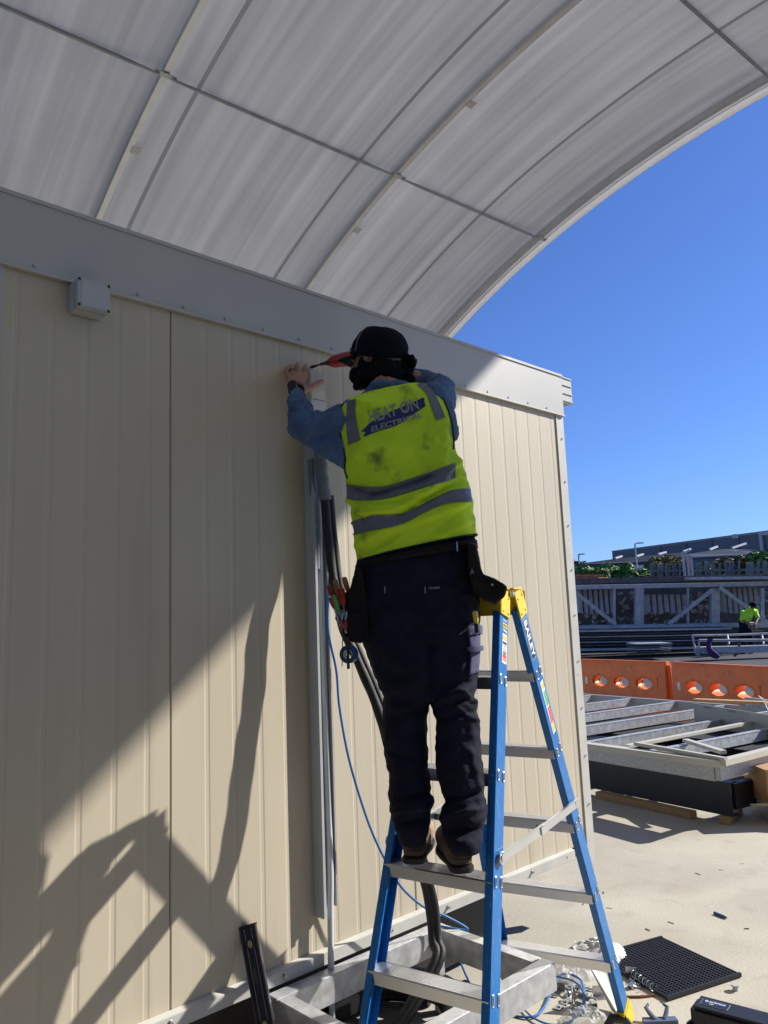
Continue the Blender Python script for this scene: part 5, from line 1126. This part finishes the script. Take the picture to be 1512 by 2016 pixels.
# small clutter between
rnd = random.Random(3)
cl_ = MB()
for k in range(150):
    px = rnd.choice([rnd.uniform(1218, 1252), rnd.uniform(1268, 1400), rnd.uniform(1360, 1402), rnd.uniform(1490, 1520), rnd.uniform(1130, 1210)]); py = rnd.uniform(1165, 1228) if px > 1355 or px < 1253 else rnd.uniform(1206, 1228)
    c = dep(px, py, Z1+1.6+rnd.random()); s = rnd.uniform(.03, .10); a = rnd.uniform(0, 3)
    cl_.obox(c, HR*s*math.cos(a)+VU*s*math.sin(a), HF*.05, (VU*math.cos(a)-HR*math.sin(a))*s*.4)
tag(cl_.build('steel_offcuts', mat('pale_offcuts', (.30, .31, .32), .6, var=.4, vscale=3)), 'jumble of small steel offcuts behind the truss', 'offcuts', kind='stuff')
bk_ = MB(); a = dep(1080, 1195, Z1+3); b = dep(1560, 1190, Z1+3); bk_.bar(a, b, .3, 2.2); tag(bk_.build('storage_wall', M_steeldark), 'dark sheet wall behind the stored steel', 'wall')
# stacked long lengths below the truss
k = 0
for i, (y0, y1, xa, xb, mt_, zz) in enumerate(((1231, 1236, 1120, 1425, M_steelgrey, 0), (1238, 1242, 1120, 1436, M_steelgrey, -.7), (1245, 1248, 1115, 1500, M_steeldark, -.5), (1250, 1253, 1115, 1545, M_steelgrey, -.4), (1255, 1258, 1115, 1390, M_steeldark, -.3), (1261, 1263, 1115, 1420, M_steelgrey, -.6), (1266, 1270, 1115, 1400, M_steeldark, -.4), (1274, 1279, 1115, 1380, M_steelgrey, -.8))):
    slope = -.018; yc = (y0+y1)/2; m = MB(); m.bar(dep(xa, yc+3, Z1+zz), dep(xb, yc+3+slope*(xb-xa), Z1+zz), .5, (y1-y0)/FPX*Z1*.8)
    tag(m.build('steel_length', mt_), ['bright steel channel at the very top of the stack under the truss', 'round ended grey tube, second from the top of the steel stack', 'dark flat bar, third from the top of the steel stack', 'pale channel, fourth from the top of the steel stack', 'dark bar in the middle of the steel stack', 'pale thin channel, third from the bottom of the steel stack', 'dark wide bar just above the bottom of the steel stack', 'lowest grey bar on the ground under the truss'][i], 'steel bar', 'stacked steel lengths')
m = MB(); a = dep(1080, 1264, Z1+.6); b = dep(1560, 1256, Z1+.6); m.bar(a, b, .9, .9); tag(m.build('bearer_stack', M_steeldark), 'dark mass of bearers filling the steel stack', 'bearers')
pk = tprop('steel_pallet', 'low stack of folded dark sheets on the asphalt before the steel stack', 'sheet stack', 28, 1277, 1290)
for k in range(4):
    y = 1266+5*k; m = MB(); m.bar(dep(1247+k*.6-4, y+1.5, 28), dep(1312-k*.4, y, 28), 1.2, .045); m.build('sheet', M_steelgrey if k % 2 == 0 else M_steeldark, pk)
# tubular trolley
tl = tprop('pipe_trolley', 'grey tubular trolley frame on the asphalt in front of the bending man', 'trolley', 26.5, 1430, 1285)
def tubepx(pts, d, r, name, par, mt_=M_steelgrey): m = MB(); m.tube([dep(x, y, dd) for x, y, dd in pts], r, 8); m.build(name, mt_, par, smooth=True)
tubepx([(1363, 1251, 26.5), (1370, 1286, 26.3), (1376, 1291, 26.0), (1376, 1262, 26.0)], 0, .035, 'end_frame', tl)
tubepx([(1363, 1251, 26.5), (1440, 1250, 26.5), (1545, 1246, 26.5)], 0, .035, 'top_rail', tl); tubepx([(1376, 1261, 26), (1545, 1260, 26)], 0, .045, 'top_rail', tl)
for x in (1432, 1500): tubepx([(x, 1250, 26.5), (x+3, 1268, 26)], 0, .035, 'cross_bar', tl)
tubepx([(1456, 1262, 26), (1454, 1284, 25.9), (1446, 1291, 25.8)], 0, .045, 'leg', tl, M_steeldark)
m = MB(); m.bar(dep(1376, 1280, 26.2), dep(1545, 1276, 26.2), .7, .22); m.build('load', M_steelgrey, tl)
m = MB()
for k in range(5): m.tube(cr([dep(1398+rnd.uniform(-3, 6), 1258, 25.8), dep(1395+rnd.uniform(-5, 12), 1272, 25.75), dep(1402+rnd.uniform(-4, 14), 1290, 25.7), dep(1412, 1296-rnd.random()*4, 25.7)], 4), .045, 6)
tag(m.build('ratchet_strap', M_purple, smooth=True), 'dark purple strap hanging over the trolley rail', 'strap')

# ---- the man in the lime shirt
m2 = tprop('person', 'man in bright lime shirt and dark cap bending over in the far yard', 'person', 29, 1475, 1290)
dz = 29.; s = dz/FPX
Bq = MB(); hc = dep(1483, 1192, dz-.15); Bq.ell(hc, (HR*.10, HF*.10, Vector((0, 0, .12)))); Bq.ell(hc+HR*.04-HF*.06-Vector((0, 0, .05)), (HR*.05, HF*.05, Vector((0, 0, .06))))
nk = dep(1479, 1201, dz); pv = dep(1466, 1232, dz); Bq.chain([hc, nk], [.07, .08]); Bq.chain([nk, dep(1470, 1212, dz), pv], [.10, .17, .15])
Bq.chain([dep(1463, 1206, dz), dep(1460, 1220, dz-.1), dep(1478, 1232, dz-.35), dep(1484, 1234, dz-.4)], [.06, .05, .04, .035]); Bq.chain([dep(1487, 1203, dz), dep(1492, 1217, dz-.15), dep(1486, 1230, dz-.4), dep(1487, 1236, dz-.42)], [.06, .05, .045, .035])
for ex in (1484, 1488):
    for f_ in range(5): Bq.cap(dep(ex, 1234, dz-.41), dep(ex-2+f_*1.2, 1241-abs(f_-2)*.8, dz-.43), .016, .010, 6)
for x0, x1 in ((1462, 1462), (1472, 1477)): Bq.chain([dep(x0, 1234, dz), dep(x1, 1262, dz), dep(x1, 1286, dz+.05)], [.09, .07, .05])
remesh(Bq, .018, 2).build('body', M_skin2, m2, smooth=True, auto=180)
Sq = MB(); Sq.chain([dep(1478, 1203, dz), dep(1471, 1212, dz), dep(1464, 1226, dz)], [.17, .21, .17]); Sq.chain([dep(1463, 1206, dz-.02), dep(1460, 1220, dz-.1)], [.10, .075]); Sq.chain([dep(1487, 1204, dz), dep(1491, 1214, dz-.12)], [.10, .075]); remesh(Sq, .022, 2, lambda v: .03*fbm(v, 3, 1)).build('shirt', M_hivis2, m2, smooth=True, auto=180)
Tq = MB(); Tq.cap(dep(1463, 1228, dz), dep(1468, 1238, dz), .16, .17)
for x0, x1 in ((1462, 1462), (1473, 1478)): Tq.chain([dep(x0, 1236, dz), dep(x1, 1262, dz), dep(x1, 1285, dz+.05)], [.13, .11, .09])
remesh(Tq, .022, 2).build('trousers', M_trouser, m2, smooth=True, auto=180)
m = MB(); m.ell(hc+Vector((0, 0, .03)), (HR*.125, HF*.125, Vector((0, 0, .115)))); m.obox(hc+HR*.13-HF*.02+Vector((0, 0, .01)), HR*.07, HF*.08, Vector((0, 0, .012))); m.build('cap', M_cap, m2, smooth=True)

# ---- racks and frames on top
Z2 = 36
fg = [((1282, 1112), (1282, 1142)), ((1287, 1112), (1287, 1142)), ((1297, 1113), (1297, 1142)), ((1313, 1112), (1313, 1142)), ((1317, 1110), (1317, 1142)), ((1329, 1113), (1329, 1142)), ((1332, 1113), (1332, 1142))]
M_stud = mat('stud_steel', (.17, .18, .20), .55, .3, var=.3, vscale=3)
def post_frame(label, xs_, y0, y1, rails, d, w_=.10):
    t = tprop('stud_frame', label, 'steel frame', d, xs_[0], 1200, 'galvanised stud frames stored upright')
    for x in xs_: m = MB(); m.bar(dep(x, y0+(x*7 % 5)-3, d+.3*(x % 3)), dep(x+.4*((x*3) % 3), y1, d+.3*(x % 3)), .12, w_*(.6+.25*(x % 3)), up=VR); m.build('stud', M_stud, t)
    for y, xa, xb in rails: m = MB(); m.bar(dep(xa, y, d), dep(xb, y-.01*(xb-xa), d), .08, .07); m.build('rail', M_stud, t)
post_frame('grey stud frame left of the tall leaning panel, before the olive bush', [1283, 1286, 1297, 1303, 1313, 1316, 1327, 1330, 1338], 1112, 1143, [(1124, 1283, 1345)], 36)
post_frame('wide grey stud frame right of the tall leaning panel', [1372, 1379, 1390, 1394, 1402, 1405, 1417, 1430, 1433, 1438, 1443, 1455, 1471, 1474, 1476, 1481, 1493, 1505, 1509], 1108, 1138, [(1123, 1366, 1512), (1136, 1366, 1512)], 37)
lp = tprop('leaning_panel', 'tall leaning steel framed panel with a bright white edge', 'panel', 34, 1355, 1200)
m = MB()
for a, b in (((1344, 1088), (1349, 1138)), ((1353, 1095), (1356, 1137)), ((1361, 1102), (1364, 1137)), ((1344, 1088), (1362, 1102)), ((1344, 1090), (1358, 1083))): m.bar(dep(*a, 34), dep(*b, 34), .10, .09, up=VR if a[0] != b[0] and abs(a[1]-b[1]) > 20 else VU)
m.build('frame', mat('pale_steel', (.5, .5, .5), .5), lp); m = MB(); m.loft([[dep(x, y, 34.1) for x, y in ((1345, 1091), (1361, 1104), (1364, 1137), (1349, 1138))], [dep(x, y, 34.2) for x, y in ((1345, 1091), (1361, 1104), (1364, 1137), (1349, 1138))]]); m.build('infill', mat('rusty_mesh', (.18, .15, .14), .7), lp)
# orange packs
for i, (x0, x1, y0) in enumerate(((1108, 1138, 1134), (1139, 1157, 1134.5), (1158, 1187, 1135))):
    m = MB(); a = dep(x0, 1142, 40); b = dep(x1, 1141, 40); 
    for k in range(4): m.bar(a+Vector((0, 0, .13*k-.25+.06)), b+Vector((0, 0, .13*k-.25+.06)), .8, .11)
    tag(m.build('timber_pack', M_brick), ['orange timber pack partly behind the building corner', 'middle orange timber pack of the three, narrowest', 'rightmost orange timber pack beside the hedge'][i], 'timber pack', 'orange timber packs on the far stack')
m = MB(); m.bar(dep(1187, 1138, 38), dep(1202, 1147, 37), .5, .05); tag(m.build('loose_plank', M_brick), 'loose orange plank sloping down from the timber packs', 'plank')
# ---- far storage mound that carries the packs and frames
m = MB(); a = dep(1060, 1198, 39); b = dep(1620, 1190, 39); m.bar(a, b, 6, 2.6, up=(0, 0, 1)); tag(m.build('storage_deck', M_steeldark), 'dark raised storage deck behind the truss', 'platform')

# ---- bushes
def foliage(px0, px1, ytop, ybot, d, depth, n, leaf, mt_, label, name='bush', seed=1, trunk=True, lump=5, cat='bush'):
    r = random.Random(seed); a = dep((px0+px1)/2, ybot, d); t = thing(name, label, cat, (a.x, a.y, 0)); s = d/FPX
    W_ = (px1-px0)*s/2; ztop = dep((px0+px1)/2, ytop, d).z; zbot = dep((px0+px1)/2, ybot, d).z
    blobs = []
    for k in range(lump*3):
        bxp = r.uniform(-1, 1); top = zbot+(ztop-zbot)*(.55+.45*r.random())*(1-.35*bxp*bxp); rr = r.uniform(.25, .5)*(ztop-zbot)
        blobs.append((Vector((a.x, a.y, 0))+HR*bxp*W_*.9+HF*r.uniform(-1, 1)*depth+Vector((0, 0, max(zbot, top-rr))), rr))
    m = MB()
    for k in range(n):
        c, rr = r.choice(blobs); dv = Vector((r.gauss(0, 1), r.gauss(0, 1), r.gauss(0, 1))).normalized(); p = c+dv*rr*(.55+.5*r.random()**.5)
        nn = (dv+Vector((r.uniform(-.7, .7), r.uniform(-.7, .7), r.uniform(-.3, .8)))).normalized(); u = nn.cross(Vector((r.random(), r.random(), r.random()+.1))).normalized(); v = nn.cross(u); L_ = leaf*r.uniform(.6, 1.4)
        m.add([p-u*L_, p-v*L_*.5+nn*L_*.15, p+u*L_, p+v*L_*.5+nn*L_*.15], [(0, 1, 2, 3)])
    m.build('foliage', mt_, t)
    if trunk:
        m = MB(); g0 = Vector((a.x, a.y, 0)); m.tube([g0, Vector((a.x, a.y, zbot*.6)), Vector((a.x+.1, a.y, zbot+.3))], [.12, .09, .06], 8)
        for k in range(6): c, rr = blobs[k]; m.tube([Vector((a.x, a.y, zbot*.6)), (Vector((a.x, a.y, zbot))+c)/2, c], [.06, .04, .02], 6)
        m.build('trunk', M_bark, t, smooth=True)
    return t
foliage(1100, 1190, 1112, 1150, 46, 1.2, 2600, .16, M_fig, 'leafy green fig bush nearest the building corner, above the orange packs', seed=2)
foliage(1175, 1262, 1104, 1152, 47, 1.4, 3600, .17, M_fig, 'tallest bright green fig bush in the middle of the hedge', seed=5)
foliage(1245, 1290, 1118, 1152, 49, 1., 1400, .14, M_darkleaf, 'dark low bush between the fig and the stud frame', seed=7)
foliage(1280, 1352, 1088, 1126, 48, 1.2, 3600, .13, M_olive, 'yellowish olive shrub left of the leaning panel', seed=9)
foliage(1364, 1400, 1102, 1140, 46, 1., 1500, .15, M_fig, 'green fig bush just right of the leaning panel', seed=12)
foliage(1398, 1478, 1094, 1120, 47, 1.2, 2600, .12, M_olive, 'spreading yellow-olive shrub above the wide stud frame', seed=14)
foliage(1478, 1540, 1082, 1140, 45, 1.2, 2600, .16, M_fig, 'big green fig bush at the right edge', seed=17)
foliage(1118, 1150, 1099, 1125, 150, 3, 900, .5, M_darkleaf, 'small dark far tree left of the awning', name='tree', seed=21, cat='tree')

# ---- factory behind
fa = dep(1205, 1088, 92); fb = dep(1640, 1032, 82)
fac = thing('factory_building', 'long grey clad factory with sloping parapet in the far background', 'building', (fa.x, fa.y, 0))
dxy = Vector((fb.x-fa.x, fb.y-fa.y, 0)); bkv = Vector((-dxy.y, dxy.x, 0)).normalized(); bkv = bkv if bkv.dot(VF) > 0 else -bkv
def fq(t, z): return Vector((fa.x+dxy.x*t, fa.y+dxy.y*t, z))
zA, zB = fa.z, fb.z; tj = .33
m = MB(); base_ = [fq(0, 0), fq(1, 0), fq(1, 0)+bkv*30, fq(0, 0)+bkv*30]; top_ = [fq(0, zA), fq(1, zB), fq(1, zB)+bkv*30, fq(0, zA)+bkv*30]; m.loft([base_, top_]); m.build('cladding', M_factory, fac)
m = MB(); m.loft([[fq(0, zA), fq(1, zB), fq(1, zB)+bkv*.8, fq(0, zA)+bkv*.8], [fq(0, zA+.2)-bkv*.15, fq(1, zB+.25)-bkv*.15, fq(1, zB+.25)+bkv*.8, fq(0, zA+.2)+bkv*.8]]); m.build('parapet_cap', mat('pale_flashing', (.36, .38, .40), .5), fac)
for t in (.12, .24, .36, .48, .60, .71): m = MB(); z = zA+(zB-zA)*t; m.loft([[fq(t, 0)-bkv*.06, fq(t+.004, 0)-bkv*.06, fq(t+.004, 0)-bkv*.01, fq(t, 0)-bkv*.01], [fq(t, z)-bkv*.06, fq(t+.004, z)-bkv*.06, fq(t+.004, z)-bkv*.01, fq(t, z)-bkv*.01]]); m.build('cladding_joint', M_factory2, fac)
M_strut = mat('pale_strut', (.45, .46, .48), .5)
for (x0, y0, x1, y1, d) in ((1211, 1099, 1224, 1095, 84), (1253, 1095, 1266, 1091, 83), (1296, 1091, 1311, 1087, 82), (1345, 1086, 1359, 1081, 81), (1397, 1082, 1412, 1076, 80), (1441, 1079, 1468, 1070, 79)):
    m = MB(); m.bar(dep(x0, y0, d), dep(x1, y1, d+2), .2, .18); m.build('awning_strut', M_strut, fac)
m = MB(); m.loft([[dep(1136, 1110, 86), dep(1212, 1100, 84), dep(1350, 1087, 80), dep(1350, 1100, 78), dep(1200, 1109, 82)], [p-Vector((0, 0, .5)) for p in (dep(1136, 1110, 86), dep(1212, 1100, 84), dep(1350, 1087, 80), dep(1350, 1100, 78), dep(1200, 1109, 82))]]); m.build('awning_roof', M_factory2, fac)
m = MB(); m.loft([[dep(1352, 1091, 79), dep(1422, 1081, 78), dep(1492, 1083, 77), dep(1484, 1090, 72), dep(1362, 1096, 73)], [p-Vector((0, 0, .25)) for p in (dep(1352, 1091, 79), dep(1422, 1081, 78), dep(1492, 1083, 77), dep(1484, 1090, 72), dep(1362, 1096, 73))]]); m.build('awning_roof', M_factory2, fac)
m = MB(); m.loft([[dep(1362, 1096, 72.9), dep(1484, 1090, 71.9), dep(1484, 1092, 71.9), dep(1362, 1098, 72.9)], [p+HF*.2 for p in (dep(1362, 1096, 72.9), dep(1484, 1090, 71.9), dep(1484, 1092, 71.9), dep(1362, 1098, 72.9))]]); m.build('awning_fascia', M_strut, fac)
m = MB(); m.loft([[dep(1135, 1115, 90), dep(1500, 1098, 88), dep(1500, 1180, 88), dep(1135, 1180, 90)], [p+HF*.4 for p in (dep(1135, 1115, 90), dep(1500, 1098, 88), dep(1500, 1180, 88), dep(1135, 1180, 90))]]); m.build('loading_bay', M_factory2, fac)
m = MB(); m.loft([[dep(x, y, 80) for x, y in ((1247, 1113), (1268, 1112), (1268, 1124), (1247, 1124))], [dep(x, y, 81) for x, y in ((1247, 1113), (1268, 1112), (1268, 1124), (1247, 1124))]]); m.build('white_door', M_letter_w, fac)
m = MB(); m.loft([[dep(x, y, 76) for x, y in ((1493, 1050), (1499, 1050), (1503, 1084), (1497, 1084))], [dep(x, y, 77) for x, y in ((1493, 1050), (1499, 1050), (1503, 1084), (1497, 1084))]]); m.build('downpipe', M_strut, fac)
m = MB(); m.obox(dep(1447, 1056, 84), HR*.22, HF*.3, Vector((0, 0, .22))); m.obox(dep(1503, 1051, 84), HR*.35, HF*.3, Vector((0, 0, .18))); m.build('roof_unit', M_strut, fac)
# lamp posts
for (x, yt, yb, xa, d, lab) in ((1250, 1071, 1130, 1262, 60, 'tall slim street lamp in front of the factory wall'), (1139, 1093, 1120, 1146, 110, 'small distant street lamp near the building corner')):
    t = tprop('street_lamp', lab, 'street lamp', d, x, 1200, 'street lamps beyond the yard'); p = dep(x, yt, d); g0 = Vector((p.x, p.y, 0)); k = d/60
    m = MB(); m.tube([g0, Vector((p.x, p.y, p.z*.5)), p], [.11*k, .08*k, .06*k], 8); m.build('pole', M_strut, t, smooth=True)
    m = MB(); q_ = dep(xa, yt-2, d); m.tube([p, (p+q_)/2+Vector((0, 0, .05)), q_], .045*k, 6); m.build('arm', M_strut, t, smooth=True)
    m = MB(); m.obox(q_-HR*.05*k, HR*.22*k, HF*.12*k, Vector((0, 0, .04*k))); m.build('lamp_head', M_strut, t)
print('objects', len(bpy.data.objects))
